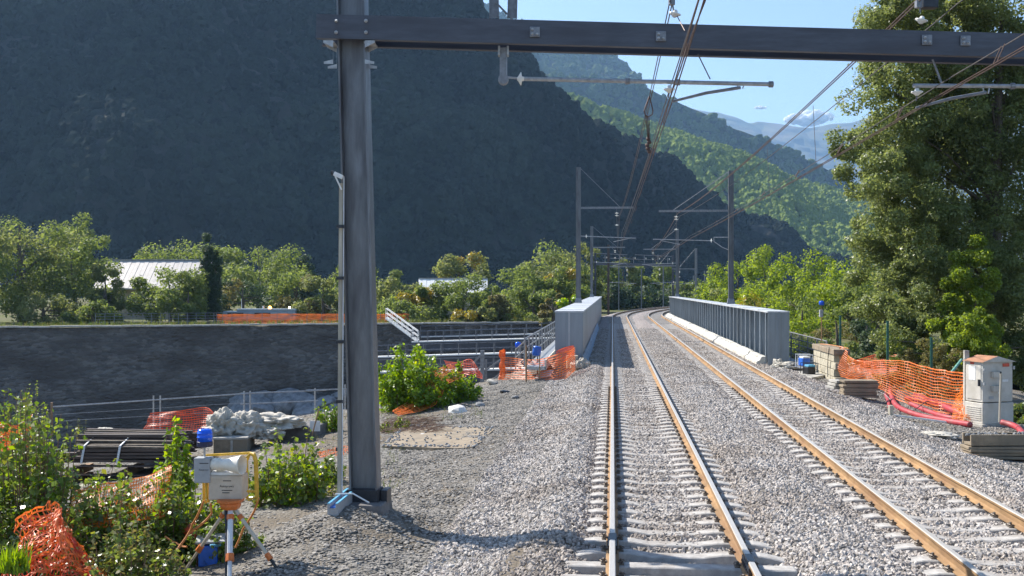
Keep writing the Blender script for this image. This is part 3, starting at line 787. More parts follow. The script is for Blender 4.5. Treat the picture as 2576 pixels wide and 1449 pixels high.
# ------------------------------------------------------------------ portal gantry across both tracks
GB = P(920, 1262, 15.5)                                             # foot of the left post
GX, GV = GB.x, GB.y
yb = Vector((ca, sa, 0)); fb = Vector((-sa, ca, 0))                  # the gantry stands square to the view
gt = thing('overhead_gantry', (GX, GV, -0.25), 'steel portal gantry with a tall grey post and dark beam over both tracks', 'gantry')
HPROF = [(-0.2, -0.15), (-0.174, -0.15), (-0.174, -0.012), (0.174, -0.012), (0.174, -0.15), (0.2, -0.15), (0.2, 0.15), (0.174, 0.15), (0.174, 0.012), (-0.174, 0.012), (-0.174, 0.15), (-0.2, 0.15)]
ptop = P(884, -90, 15.5)
b = MB(); b.sweep(HPROF, [Vector((GX, GV, -0.15)), Vector((ptop.x, ptop.y, ptop.z))], (1, 0, 0), (0, 1, 0))
post = b.build('post', M['steel_post'], gt)
MB().box((GX + 0.0, GV, -0.02), (0.435, 0.335, 0.22)).build('painted_foot', M['rail_dark'], gt)
b = MB(); b.box((GX - 0.02, GV - 0.05, -0.38), (0.78, 0.80, 0.60), taper=0.86)
b.build('foundation', M['concrete_dark'], gt, bevel=0.02)
for sx in (-1, 1):
    MB().box((GX + sx * 0.27, GV + 0.1, -0.03), (0.10, 0.3, 0.2)).build('base_lug', M['rail_dark'], gt, bevel=0.01)
bl0, bl1 = P(795, 66, 15.22), P(3120, 130, 15.22)                     # centre line of the front channel
blr = P(3120, 128, 15.22)
UP = Vector((0, 0, 1))
bdir = (bl1 - bl0).normalized(); bup = (UP - bdir * UP.dot(bdir)).normalized()
CH = [(0, -0.17), (0.10, -0.17), (0.10, -0.155), (0.014, -0.145), (0.014, 0.145), (0.10, 0.155), (0.10, 0.17), (0, 0.17)]
b = MB(); b.sweep(CH, [bl0, bl1], fb, bup); b.build('beam_channel', M['steel_beam'], gt)
CHB = [(-x, y) for x, y in CH]
b = MB(); b.sweep(CHB, [bl0 + fb * 0.56, bl1 + fb * 0.56], fb, bup); b.build('beam_channel', M['steel_beam'], gt)
rp = P(3080, 128, 15.5)
b = MB(); b.sweep(HPROF, [Vector((rp.x, rp.y, -0.35)), Vector((rp.x, rp.y, rp.z + 1.2))], (1, 0, 0), (0, 1, 0)); b.build('post', M['steel_post'], gt)
for (x, y) in ((845, 53), (845, 82), (920, 53), (920, 82)):
    c = P(x, y, 15.22); b = MB(); b.lathe([(0.028, 0.0), (0.028, 0.02), (0.017, 0.025), (0.017, 0.10), (0.012, 0.11)], c, 6, -fb + Vector((0.25, 0, -0.25))); b.build('bolt', M['galv'], gt)
for (x, y) in ((1345, 81), (1662, 92), (2331, 101), (2428, 103)):
    c = P(x, y, 15.20)
    b = MB(); b.box(c, (0.145, 0.024, 0.145), YAW); pl = b.build('clamp_plate', M['galv_dark'], gt, bevel=0.01)
    for dx, dz in ((-0.035, 0.03), (0.03, -0.035), (-0.035, -0.03)):
        b = MB(); b.lathe([(0.020, 0), (0.020, 0.02), (0.011, 0.025), (0.011, 0.045)], c - fb * 0.012 + yb * dx + UP * dz, 6, -fb); b.build('bolt', M['galv'], pl)
for sx, xx in ((-1, 838), (1, 918)):                                  # seat brackets under the beam
    c = P(xx, 103, 15.25); c2 = P(xx + sx * 14, 150, 15.25)
    for ff in (-0.02, 0.30):
        b = MB()
        a0 = c + fb * ff
        b.add([a0, a0 + yb * (sx * 0.14), a0 + yb * (sx * 0.14) - UP * 0.03, a0 - UP * 0.10, a0 - UP * 0.27, a0 + yb * (sx * 0.13) - UP * 0.30, a0 + yb * (sx * 0.13) - UP * 0.33, a0 - UP * 0.33] +
              [p + fb * 0.014 for p in (a0, a0 + yb * (sx * 0.14), a0 + yb * (sx * 0.14) - UP * 0.03, a0 - UP * 0.10, a0 - UP * 0.27, a0 + yb * (sx * 0.13) - UP * 0.30, a0 + yb * (sx * 0.13) - UP * 0.33, a0 - UP * 0.33)],
              [(0, 1, 2, 3), (3, 4, 7, 0), (4, 5, 6, 7), (11, 10, 9, 8), (8, 15, 12, 11), (15, 14, 13, 12)] + [(i, (i + 1) % 8, (i + 1) % 8 + 8, i + 8) for i in range(8)])
        b.build('seat_bracket', M['galv'], gt)
    b = MB(); b.box(c + yb * (sx * 0.06) - UP * 0.02 + fb * 0.16, (0.15, 0.34, 0.016), YAW); b.build('seat_plate', M['galv'], gt)
# small masts above the beam
b = MB(); b.sweep([(x * 0.35, y * 0.5) for x, y in HPROF], [P(1243, 46, 15.5), P(1240, -120, 15.5)], yb, fb); b.build('upper_mast', M['galv_dark'], gt)
b = MB(); b.sweep([(x * 0.35, y * 0.5) for x, y in HPROF], [P(1288, 46, 15.5), P(1292, -120, 15.5)], yb, fb); b.build('upper_mast', M['galv_dark'], gt)
b = MB(); b.bar(P(1246, 6, 15.5), P(1287, 48, 15.5), 0.05, 0.02); b.build('upper_brace', M['galv_dark'], gt)

def insulator(c, ax, r, par, n=1, sp=0.12):
    b = MB()
    for k in range(n):
        b.lathe([(0.02, -0.05), (0.03, -0.04), (r * 0.55, -0.025), (r, 0.0), (r * 0.98, 0.012), (r * 0.4, 0.02), (0.03, 0.05), (0.018, 0.06)], Vector(c) + Vector(ax).normalized() * (k * sp), 14, ax)
    return b.build('insulator', M['porcelain'], par, smooth=True)

def reg_arm(par, z0, hang_x, y_hang, x0, x1, y0, y1, tip, knee, ins):
    """drop bracket, tube arm with end insulator, steady arm"""
    if hang_x:
        b = MB(); b.bar(P(hang_x, y_hang, z0), P(hang_x, y0 + 5, z0), 0.10, 0.10); b.build('drop_tube', M['galv_dark'], par, bevel=0.008)
        for dx in (-11, 11): MB().box(P(hang_x + dx, y_hang + 8, z0), (0.03, 0.16, 0.13), YAW).build('hanger_clamp', M['galv'], par)
        MB().lathe([(0.075, -0.07), (0.075, 0.07)], P(hang_x, y0 + 2, z0), 12, fb).build('drop_tube_end', M['galv_dark'], par)
        b = MB(); b.tube([P(hang_x + 6, y0 - 4, z0), P(x0 - 8, y0 - 1, z0)], 0.016, 8); b.build('swivel_rod', M['galv'], par)
        insulator(P(x0 - 3, y0, z0), yb, 0.095, par)
    b = MB(); b.tube([P(x0 + 6, y0, z0), P(x1, y1, z0)], 0.030, 10); arm = b.build('registration_arm', M['galv'], par)
    for q in (0.42, 0.62, 0.99):
        c = P(x0 + (x1 - x0) * q, y0 + (y1 - y0) * q, z0); MB().lathe([(0.046, -0.03), (0.046, 0.03)], c, 10, yb).build('arm_clamp', M['galv_dark'], arm)
    b = MB(); b.tube([P(*tip, z0), P((tip[0] + knee[0]) / 2, (tip[1] + knee[1]) / 2 - 4, z0), P(*knee, z0)], [0.018, 0.024, 0.024], 8); b.build('steady_arm', M['galv_dark'], par)
    b = MB(); kx = knee[0]; ky = y0 + (y1 - y0) * (kx - x0) / (x1 - x0)
    for dx in (-9, 9): b.tube([P(kx + dx, ky, z0), P(kx + dx * 0.6, knee[1] + 3, z0)], 0.010, 5)
    b.build('steady_hinge', M['galv'], par)
    insulator(P(*ins, z0), UP, 0.085, par)
    b = MB(); b.tube([P(ins[0], ins[1] + 2, z0), P(ins[0] - 2, ins[1] + 22, z0)], 0.01, 5); b.build('wire_hanger', M['steel_wire'], par)
reg_arm(gt, 15.5, 1266, 122, 1312, 1945, 199, 213, (1690, 256), (1862, 221), (1683, 226))
reg_arm(gt, 15.5, None, 0, 2290, 2900, 216, 219, (2303, 272), (2480, 233), (2306, 233))
b = MB(); b.tube([P(2345, 150, 15.5), P(2368, 212, 15.5)], 0.016, 6); b.build('arm_stay', M['galv_dark'], gt)
b = MB(); b.tube([P(1755, 137, 15.4), P(1786, 200, 15.5)], 0.009, 5); b.build('arm_stay', M['steel_wire'], gt)
for (x, y) in ((1692, 36), (2312, 52)):
    b = MB(); b.lathe([(0.05, -0.05), (0.05, 0.05)], P(x - 3, 4 if x < 2000 else 12, 15.3), 10); b.build('saddle_clamp', M['galv_dark'], gt)
    b = MB(); b.tube([P(x - 2, 2, 15.3), P(x + 2, 30, 15.3)], 0.012, 6); b.build('suspension_rod', M['galv_dark'], gt)
    insulator(P(x + 5, y, 15.3), Vector((0.25, -0.1, 1)), 0.09, gt)
MB().box(P(2336, 10, 15.4), (0.22, 0.15, 0.14), YAW).build('cable_box', M['rail_dark'], gt, bevel=0.01)
b = MB(); b.tube([P(1702, 40, 15.3), P(1722, 78, 15.0)], 0.007, 5); b.build('jumper', M['copper_wire'], gt)

# ------------------------------------------------------------------ bridge masts
HM = [(-0.15, -0.13), (-0.135, -0.13), (-0.135, -0.008), (0.135, -0.008), (0.135, -0.13), (0.15, -0.13), (0.15, 0.13), (0.135, 0.13), (0.135, 0.008), (-0.135, 0.008), (-0.135, 0.13), (-0.15, 0.13)]
def mast(x, v, z0, top, side, label, arms=True, reach=2.4, rev=False, mm='steel_post', group='catenary masts along the line', sc=1.0):
    t = thing('catenary_mast', (x, v, z0), label, 'mast', group)
    b = MB(); b.sweep([(q * sc, w_ * sc) for q, w_ in HM], [(x, v, z0), (x, v, top)], (1, 0, 0), (0, 1, 0)); b.build('pole', M[mm], t)
    MB().box((x, v, z0 + 0.16), (0.46 * sc, 0.42 * sc, 0.32), taper=0.75).build('base', M['galv_dark'], t)
    if arms:
        h = top - z0
        z1, z2 = z0 + h * 0.70, z0 + h * 0.475
        xr = x + side * reach
        MB().bar((x + side * 0.16, v, z1), (xr + side * 1.05, v, z1), 0.10, 0.12).build('cantilever', M['galv_dark'], t)
        b = MB(); b.tube([(x + side * 0.1, v, top - 0.05), (xr + side * 0.2, v, z1 + 0.05)], 0.02, 5); b.build('tie_rod', M['galv_dark'], t)
        b = MB(); b.tube([(xr, v, z1 - 0.05), (xr + side * 0.05, v, z1 - 1.9)], 0.02, 5); b.build('hanger', M['steel_wire'], t)
        for dz in (0.35, 0.5, 1.1): insulator((xr + side * 0.02, v, z1 - dz), UP, 0.13, t)
        if not rev:
            b = MB(); b.tube([(x + side * 0.15, v, z2 + 0.15), (xr + side * 1.2, v, z2)], 0.03, 6); b.build('registration_arm', M['galv'], t)
            insulator((x + side * 0.5, v, z2 + 0.13), (1, 0, 0), 0.12, t)
        else:
            b = MB(); b.tube([(x + side * 0.15, v, z2 + 0.2), (x + side * 1.0, v, z2 + 0.2), (x + side * 1.0, v, z2 - 0.05)], 0.03, 6); b.build('bracket', M['galv'], t)
            b = MB(); b.tube([(x + side * 1.0, v, z2 - 0.05), (x + side * 0.5, v, z2 - 0.4), (x + side * 0.15, v, z2 - 0.55)], 0.025, 6); b.build('bracket_stay', M['galv'], t)
            b = MB(); b.tube([(x + side * 1.2, v, z2), (x + side * 4.6, v, z2 + 0.1)], 0.03, 6); b.build('registration_arm', M['galv'], t)
            insulator((x + side * 1.15, v, z2), (1, 0, 0), 0.13, t)
        b = MB(); b.tube([(xr + side * 0.95, v, z2 + 0.02), (xr - side * 0.2, v, z2 - 0.22)], 0.02, 5); b.build('steady_arm', M['galv'], t)
    return t
lm1 = P(1455, 760, 68); lm2 = P(1487, 747, 112); rm1 = P(1833, 761, 65); rm2 = P(1711, 746, 117)
mast(-2.14, lm1.y, 2.03, 10.6, 1, 'tall grey mast on the box girder, first one along it')
mast(-2.14, lm2.y, 2.03, 9.4, 1, 'grey mast near the far end of the box girder')
mast(7.02, 65.0, 2.03, 9.95, -1, 'tall grey mast on the stiffened girder with a triangular bracket', rev=True, reach=3.2)
mast(7.02, rm2.y, 2.03, 9.4, -1, 'grey mast near the far end of the stiffened girder', reach=2.6)
p, d = path(-2.2, 140); mast(p.x, p.y, -1, 8.6, 1, 'dark mast beyond the bridge in front of the yellow topped tree', mm='dark_timber')
p, d = path(6.9, 136); mast(p.x, p.y, -1, 8.6, -1, 'dark mast beyond the stiffened girder', mm='wood', reach=2.2)
p, d = path(8.4, 150); mast(p.x, p.y, -1, 8.4, -1, 'thin mast on the curve beyond the stiffened girder', mm='galv_dark', reach=2.2)
for (x, top, Z, lab) in ((1556, 668, 190, 'thin pole before the dark trees inside the far portal'), (1613, 676, 195, 'thin pole standing where the rails curve away'), (1668, 662, 200, 'thin dark pole right of the far portal')):
    c = P(x, top, Z); mast(c.x, c.y, -1, c.z, 1, lab, arms=False, mm='galv_dark', sc=0.7)
for (x, top, Z, lb) in ((1744, 694, 260, 'shorter'), (1772, 682, 250, 'taller')):
    c = P(x, top, Z); mast(c.x, c.y, -1, c.z, 1, lb + ' of the two small distant masts beyond the bridge', arms=False, mm='galv_dark', sc=0.8)
# far portal
c0, c1 = P(1497, 664, 160), P(1692, 668, 168)
fg = thing('overhead_gantry', (c0.x, c0.y, -1), 'distant dark portal gantry spanning the tracks before the curve', 'gantry')
for c in (c0, c1):
    b = MB(); b.sweep(HM, [(c.x, c.y, -1), (c.x, c.y, c.z + 1.6)], (1, 0, 0), (0, 1, 0)); b.build('post', M['steel_beam'], fg)
MB().bar(c0, c1, 0.35, 0.42).build('beam', M['steel_beam'], fg)
for q in (0.12, 0.3, 0.48, 0.62, 0.8, 0.93):
    m_ = c0.lerp(c1, q); MB().bar(m_ + UP * 0.2, m_ + UP * R.uniform(1.0, 1.7), 0.1, 0.1).build('upright', M['galv_dark'], fg); insulator(m_ + UP * 0.9 + Vector((0.25, 0, 0)), UP, 0.13, fg, 2)
for q0, q1, dz in ((0.02, 0.4, 1.55), (0.5, 0.98, 1.5), (0.1, 0.7, 0.9)):
    MB().tube([c0.lerp(c1, q0) + UP * dz, c0.lerp(c1, q1) + UP * (dz - 0.1)], 0.05, 6).build('cross_tube', M['galv_dark'], fg)

# ------------------------------------------------------------------ wires
def sag(pts, drop, n=18):
    """smooth hanging line through the support points"""
    out = []
    for a, b_ in zip(pts, pts[1:]):
        a, b_ = Vector(a), Vector(b_)
        for i in range(n):
            t = i / n; q = a.lerp(b_, t); q.z -= drop * 4 * t * (1 - t); out.append(q)
    out.append(Vector(pts[-1])); return out
def wire(name, pts, drop, r, m, label, group=None):
    pts = [Vector(q) for q in pts]
    b = MB(); b.tube(sag(pts, drop), r, 5); o = b.build(name, M[m], loc=pts[0]); tag(o, label, 'wire', group); return o
def far(off, s, z): p, d = path(off, s); return Vector((p.x, p.y, z))
SP = 15.3
for k, dx in enumerate((-0.02, 0.03)):
    wire('contact_wire', [(0.80 + dx, -6, 5.75), (0.83 + dx, SP, 5.66), (0.66 + dx, lm1.y, 6.05), (0.75 + dx, lm2.y, 6.05), far(0.75 + dx, 140, 5.9), far(0.75, 165, 5.9), far(0.75, 215, 5.9)], 0.03, 0.0085, 'copper_wire',
         'copper contact wire hanging over the track beside the gantry post', 'contact wires over the left hand track')
    wire('messenger_wire', [(1.0 + dx * 3, -6, 6.7), (0.83 + dx, SP, 7.05 + dx), (0.42 + dx, lm1.y, 7.5), (0.5 + dx, lm2.y, 7.0), far(0.75 + dx, 140, 7.0), far(0.75, 165, 6.9), far(0.75, 215, 6.9)], 0.42, 0.009, 'copper_wire',
         'twin messenger cable above the contact wires of the track beside the gantry post', 'messenger cables over the left hand track')
    wire('contact_wire', [(4.6 + dx, -6, 5.75), (4.42 + dx, SP, 5.58), (4.75 + dx, rm1.y, 6.0), (4.57 + dx, rm2.y, 6.0), far(4.57 + dx, 136, 5.9), far(4.57, 165, 5.9), far(4.57, 215, 5.9)], 0.05, 0.0085, 'copper_wire',
         'copper contact wire hanging over the track beside the stiffened girder', 'contact wires over the right hand track')
    wire('messenger_wire', [(4.5 + dx, -6, 7.3), (4.37 + dx * 2, SP, 7.1 + dx * 3), (3.95 + dx, rm1.y, 7.5 + dx), (4.3 + dx, rm2.y, 7.0), far(4.57 + dx, 136, 7.0), far(4.57, 165, 6.9), far(4.57, 215, 6.9)], 0.30, 0.012, 'copper_wire',
         'thick messenger cable running down to the mast with the triangular bracket', 'messenger cables over the right hand track')
aux = wire('auxiliary_wire', [(4.6, -6, 6.0), (4.62, SP, 5.86), (4.72, rm1.y, 6.15), (4.57, rm2.y, 6.2), far(4.57, 136, 6.0)], 0.10, 0.008, 'steel_wire', 'thin wire with droppers just above the contact wires beside the stiffened girder')
wire('feeder_wire', [(4.9, -6, 7.0), (4.75, SP, 6.9), (4.1, rm1.y, 7.35), (4.4, rm2.y, 7.0), far(4.57, 136, 7.0)], 0.30, 0.009, 'steel_wire', 'thin cable just under the thick messenger cable beside the stiffened girder')
wire('feeder_wire', [(1.35, -6, 6.3), (0.98, SP - 2, 6.1), (0.75, 40, 6.15), (0.66, lm1.y, 6.3)], 0.05, 0.009, 'copper_wire', 'third copper wire running beside the contact wires at the gantry post')
aux2 = wire('auxiliary_wire', [(0.9, -6, 6.05), (0.86, SP, 5.95), (0.6, lm1.y, 6.5), (0.7, lm2.y, 6.3), far(0.75, 140, 6.1)], 0.12, 0.008, 'steel_wire', 'thin wire with droppers just above the contact wires beside the gantry post')
for par, xs in ((aux, 4.5), (aux2, 0.82)):
    for v in (13.1, 17.5, 22, 27, 33, 40, 48, 57):
        zt = 5.84 if par is aux else 5.92
        for dv in (0.0, 0.12):
            b = MB(); b.tube([(xs + 0.08, v + dv, zt + (v - 15) * 0.003), (xs, v + dv + 0.05, 5.63 + (v - 15) * 0.006)], 0.007, 4); b.build('dropper', M['copper_wire'], par)
ms = [q for q in bpy.data.objects if q.name.startswith('messenger_wire')]
for v, zt in ((24.0, 6.93), (31.0, 6.90)):
    b = MB(); b.tube([(4.36, v, zt + 0.02), (4.42, v, 5.72)], 0.006, 4); b.build('dropper', M['steel_wire'], ms[1])
# rope loop hanging from the messenger
lp = thing('wire_loop', P(1632, 245, 22), 'brown teardrop cable loop hanging from the messenger wires', 'cable loop')
lz = 22.0
b = MB(); b.tube([P(1633, 243, lz), P(1626, 262, lz), P(1620, 280, lz), P(1623, 291, lz), P(1631, 294, lz), P(1640, 289, lz), P(1642, 279, lz), P(1638, 262, lz), P(1633, 243, lz)], 0.014, 6); b.build('loop', M['copper_wire'], lp)
b = MB()
for dx in (-4, 0, 4): b.tube([P(1628 + dx, 293, lz), P(1631 + dx * 0.4, 350, lz + 1), P(1629 + dx * 0.5, 376, lz + 1.5)], 0.009, 5)
b.build('tail', M['copper_wire'], lp)
b = MB()
for k in range(5): b.lathe([(0.03, -0.04), (0.05, 0), (0.03, 0.04)], P(1630 + 3 * math.sin(k * 2), 350 + k * 8, lz + 1), 8)
b.build('clamp', M['copper_wire'], lp)
# ------------------------------------------------------------------ things round the track
def hit(x, y, zmax=75.0):
    """where the sight line through a photo point meets the near ground"""
    Z = 8.0
    while Z < zmax:
        p = P(x, y, Z)
        if p.z <= gz(p.x, p.y): return p
        Z += 0.05
    return P(x, y, zmax)
def onground(p, dz=0.0): return Vector((p.x, p.y, gz(p.x, p.y) + dz))
def depth(p): return (p.x * -sa + p.y * ca)
def Zg(x, y): return depth(hit(x, y))

def net(name, label, top, bot, nh, nv, m, wob=0.03, band=0.022, seed=0.0, cols=60, group=None, crumple=0.0):
    """plastic barrier mesh: woven bands between a top and a bottom line of points, hanging unevenly"""
    def along(pts, s):
        k = s * (len(pts) - 1); i = min(int(k), len(pts) - 2); t = k - i
        p0, p1, p2, p3 = pts[max(i - 1, 0)], pts[i], pts[i + 1], pts[min(i + 2, len(pts) - 1)]
        return 0.5 * ((2 * p1) + (p2 - p0) * t + (2 * p0 - 5 * p1 + 4 * p2 - p3) * t * t + (3 * p1 - p0 - 3 * p2 + p3) * t ** 3)
    top = [Vector(p) for p in top]; bot = [Vector(p) for p in bot]
    L_ = sum((b_ - a).length for a, b_ in zip(top, top[1:]))
    nrm = (top[-1] - top[0]).cross(Vector((0, 0, 1))).normalized()
    def pt(s, t):
        p = along(top, s).lerp(along(bot, s), t)
        n = fbm(s * L_ * 1.3 + seed, t * 2.0 + seed, 0.3, 3) * wob
        c = Vector((fbm(s * L_ * 3 + seed, t * 5, 1.1), fbm(s * L_ * 3, t * 5 + seed, 4.2), fbm(s * L_ * 3, t * 5, 8.3 + seed))) * crumple
        return p + nrm * n + Vector((0, 0, 0.35 * wob * fbm(s * L_ * 0.9 + seed, t * 3, 6.6, 3))) + c
    b = MB()
    for k in range(nh):
        t = k / (nh - 1)
        for i in range(cols):
            p, q = pt(i / cols, t), pt((i + 1) / cols, t)
            d = (pt(i / cols, min(1, t + 0.02)) - pt(i / cols, max(0, t - 0.02))).normalized() * band * (1.5 if k in (0, nh - 1) else 1.0) / 2
            d2 = (pt((i + 1) / cols, min(1, t + 0.02)) - pt((i + 1) / cols, max(0, t - 0.02))).normalized() * band * (1.5 if k in (0, nh - 1) else 1.0) / 2
            b.add([p - d, q - d2, q + d2, p + d], [(0, 1, 2, 3)])
    for k in range(nv):
        s = (k + 0.5) / nv; e = 0.006 / max(L_, 0.5)
        for i in range(nh - 1):
            t0, t1 = i / (nh - 1), (i + 1) / (nh - 1)
            off = nrm * 0.003
            b.add([pt(s - e, t0) + off, pt(s + e, t0) + off, pt(s + e, t1) + off, pt(s - e, t1) + off], [(0, 1, 2, 3)])
    o = b.build(name, M[m], loc=bot[0]); tag(o, label, 'safety net', group)
    return o

def stick(name, label, base, top, r, m, cat, group=None):
    b = MB(); b.tube([base, top], r, 6); b.lathe([(r * 1.1, -0.01), (r * 1.1, 0.01)], top, 6)
    return tag(b.build(name, M[m], loc=base), label, cat, group)

def railing(par, a, b_, n, h, rails=3, r=0.03, m='galv_dark'):
    a, b_ = Vector(a), Vector(b_)
    for i in range(n + 1):
        p = a.lerp(b_, i / n); MB().tube([p, p + UP * h], r, 6).build('post', M[m], par)
    for k in range(rails):
        z = h * (1 - k / rails); MB().tube([a + UP * (z - 0.02), b_ + UP * (z - 0.02)], r * 0.85, 6).build('rail', M[m], par)

# railing at the near river bank
a, b_ = hit(132, 1088), hit(385, 1072); c_ = hit(620, 1052); d_ = hit(868, 1036)
rl = thing('tube_railing', a, 'low tube railing along the near river bank before the dark wall', 'railing')
for (x, yt, yb_, dbl) in ((130, 1013, 1092, 0), (386, 996, 1078, 1), (403, 996, 1077, 0), (614, 984, 1060, 1), (629, 984, 1060, 0), (792, 977, 1052, 0), (868, 968, 1045, 0)):
    q = P(x, yb_, 0); Zr = 37.5 + (x - 130) / 738 * 6.5
    MB().tube([P(x, yb_ + 6, Zr), P(x, yt, Zr)], 0.045 if x == 130 else 0.03, 6).build('post', M['wood' if x == 130 else 'galv'], rl)
for (x0, y0, x1, y1, r_) in ((132, 1024, 640, 989, 0.026), (605, 990, 820, 982, 0.026), (770, 982, 960, 976, 0.026), (605, 1017, 800, 1008, 0.022), (140, 1060, 610, 1034, 0.008), (140, 1043, 610, 1014, 0.007)):
    f0, f1 = 37.5 + (x0 - 130) / 738 * 6.5, 37.5 + (x1 - 130) / 738 * 6.5
    MB().tube([P(x0, y0, f0), P(x1, y1, f1)], r_, 6).build('rail', M['galv'], rl)

# rocks at the foot of the river wall and loose stones near by
def rock(c, r, m='rock', sq=0.6, seed=0, sub=2):
    import bmesh
    bm = bmesh.new(); bmesh.ops.create_icosphere(bm, subdivisions=sub, radius=r)
    for q in bm.verts:
        n = fbm(q.co.x / r * 0.9 + seed, q.co.y / r * 0.9, q.co.z / r * 0.9 + seed * 1.7, 3)
        q.co *= 1 + 0.45 * n; q.co.z *= sq
    me = bpy.data.meshes.new('boulder'); bm.to_mesh(me); bm.free(); me.materials.append(M[m])
    o = link_mesh('boulder', me, None, c); o.rotation_euler = (R.uniform(-0.3, 0.3), R.uniform(-0.3, 0.3), R.uniform(0, 6)); ORG[o.name] = Vector(c)
    return o
for k in range(34):
    x = R.uniform(575, 900); y = 994 + R.uniform(0, 60) + (900 - x) * 0.02
    Z = 113 - (y - 994) * 0.07
    tag(rock(P(x, y, Z), R.uniform(0.7, 1.7), seed=k), 'grey shaded boulder in the rock pile under the river wall', 'rock', 'boulders at the foot of the river wall')
# earth bank under the boulders so that they rest on something
vs, fs = [], []
for i in range(13):
    for j in range(6):
        x = 520 + i * 36; p = P(x, 1000 + j * 20, 114 - j * 1.6)
        vs.append((p.x, p.y, p.z - 0.6 + 0.4 * fbm(p.x * 0.4, p.y * 0.4, 2)))
fs = [(i * 6 + j, (i + 1) * 6 + j, (i + 1) * 6 + j + 1, i * 6 + j + 1) for i in range(12) for j in range(5)]
tag(link_mesh('rubble_bank', np_mesh('rubble_bank', vs, fs, M['river_stone'], True)), kind='structure')
for (x, y, r, m, lab) in ((1152, 1037, 0.27, 'white_rock', 'white flat boulder lying on the gravel beside the concrete slab'), (1208, 1022, 0.16, 'rock', 'small grey rock lying above the white boulder'),
                         (1270, 990, 0.17, 'rail_dark', 'dark rock lying by the orange net enclosure'), (1065, 1098, 0.10, 'white_rock', 'small white stone resting on the concrete slab edge'),
                         (1240, 966, 0.22, 'concrete', 'pale stone at the foot of the rolled orange net'), (1295, 1003, 0.13, 'rock', 'grey stone lying on the ballast slope')):
    p = hit(x, y); tag(rock(p + UP * r * 0.25, r, m, 0.45, seed=x), lab, 'rock')

# concrete slab in the gravel
q = [hit(960, 1128), hit(1195, 1130), hit(1243, 1078), hit(1010, 1074)]
zs = 0
sb = MB()
top = [Vector((p.x, p.y, p.z + 0.035)) for i, p in enumerate(q)]
rough = []
for i in range(4):
    for k in range(7):
        t = k / 7; p = top[i].lerp(top[(i + 1) % 4], t); rough.append(p + Vector((R.uniform(-0.07, 0.07), R.uniform(-0.12, 0.12), 0)))
n = len(rough)
sb.add(rough + [p - UP * 0.3 for p in rough], [tuple(range(n)), tuple(range(2 * n - 1, n - 1, -1))] + [(i, i + n, (i + 1) % n + n, (i + 1) % n) for i in range(n)])
slab = tag(sb.build('concrete_slab', M['concrete_brown'], loc=top[0]), 'broken edged pale concrete slab set in the gravel', 'slab')
gb0 = MB()
for k in range(420):
    if k < 330:
        i0 = R.randrange(4); t_ = R.random(); p = top[i0].lerp(top[(i0 + 1) % 4], t_); cen = (top[0] + top[2]) / 2; p = p.lerp(cen, abs(R.gauss(0, 0.10)))
    else: p = top[0].lerp(top[1], R.random()).lerp(top[3].lerp(top[2], R.random()), R.random())
    r_ = R.uniform(0.012, 0.036); gb0.lathe([(r_ * 0.5, -r_ * 0.6), (r_, -r_ * 0.1), (r_ * 0.8, r_ * 0.4), (r_ * 0.3, r_ * 0.6)], p + UP * r_ * 0.4, 5, (R.uniform(-0.5, 0.5), R.uniform(-0.5, 0.5), 1))
go_ = gb0.build('loose_stones', M['rock'], slab); go_['kind'] = 'stuff'
# dead twigs beside the slab
for k, (x0, x1, y0, y1) in enumerate(((955, 1090, 1040, 1096),)):
    b = MB()
    for i in range(260):
        p = hit(R.uniform(x0, x1), R.uniform(y0 + 22, y1)); an = R.gauss(0.4, 0.5); l = R.uniform(0.2, 0.7)
        d = Vector((math.cos(an), math.sin(an) * 0.6, R.uniform(-0.02, 0.22))) * l
        q0 = p + UP * R.uniform(0.0, 0.13); b.tube([q0, q0 + d * 0.5 + UP * 0.03, q0 + d], [0.006, 0.005, 0.003], 4, False)
    o = b.build('brushwood', M['twig'], loc=hit(1020, 1075)); tag(o, 'heap of dry brown twigs lying behind the concrete slab', 'brushwood')

# staff leaning at the gantry post with a small lamp head
s0, s1 = hit(853, 1262), P(858, 462, 15.35)
s0 = P(853, 1250, 15.2)
st = thing('survey_staff', s0, 'tall pale wooden staff with a bracketed sensor beside the gantry post', 'staff')
MB().bar(s0 - UP * 0.1, s1, 0.052, 0.04).build('staff', M['wood_pale'], st)
MB().bar(s0 + Vector((0.04, 0.0, -0.05)), s1 + Vector((0.04, 0.0, 0.1)), 0.014, 0.02).build('cable_duct', M['strap'], st)
for y in (570, 700, 860, 1010, 1130):
    p = P(856 + (y - 570) * -0.004, y, 15.26); MB().box(p, (0.10, 0.07, 0.045), YAW).build('band', M['rail_dark'], st)
MB().bar(P(840, 437, 15.3), P(862, 447, 15.3), 0.06, 0.06).build('sensor', M['white_paint'], st, bevel=0.008)
MB().lathe([(0.035, 0), (0.035, 0.03)], P(838, 436, 15.3), 8, -yb).build('lens', M['black_plastic'], st)
MB().bar(P(843, 444, 15.3), P(859, 478, 15.3), 0.02, 0.02).build('bracket', M['white_paint'], st)
c = P(854, 1262, 15.0)
ch = thing('channel_block', c - UP * 0.2, 'blue topped grey channel block lying at the gantry foot', 'block')
d_ = (P(882, 1232, 15.6) - P(836, 1285, 14.5)).normalized(); e0, e1 = P(836, 1270, 14.5), P(884, 1228, 15.6)
e0.z = e1.z = 0.02
sd = Vector((d_.y, -d_.x, 0)).normalized()
b = MB(); b.sweep([(-0.07, -0.18), (0.07, -0.18), (0.07, 0.04), (0.04, 0.04), (0.04, -0.02), (-0.04, -0.02), (-0.04, 0.04), (-0.07, 0.04)], [e0, e1], sd, UP); b.build('channel', M['grey_box'], ch)
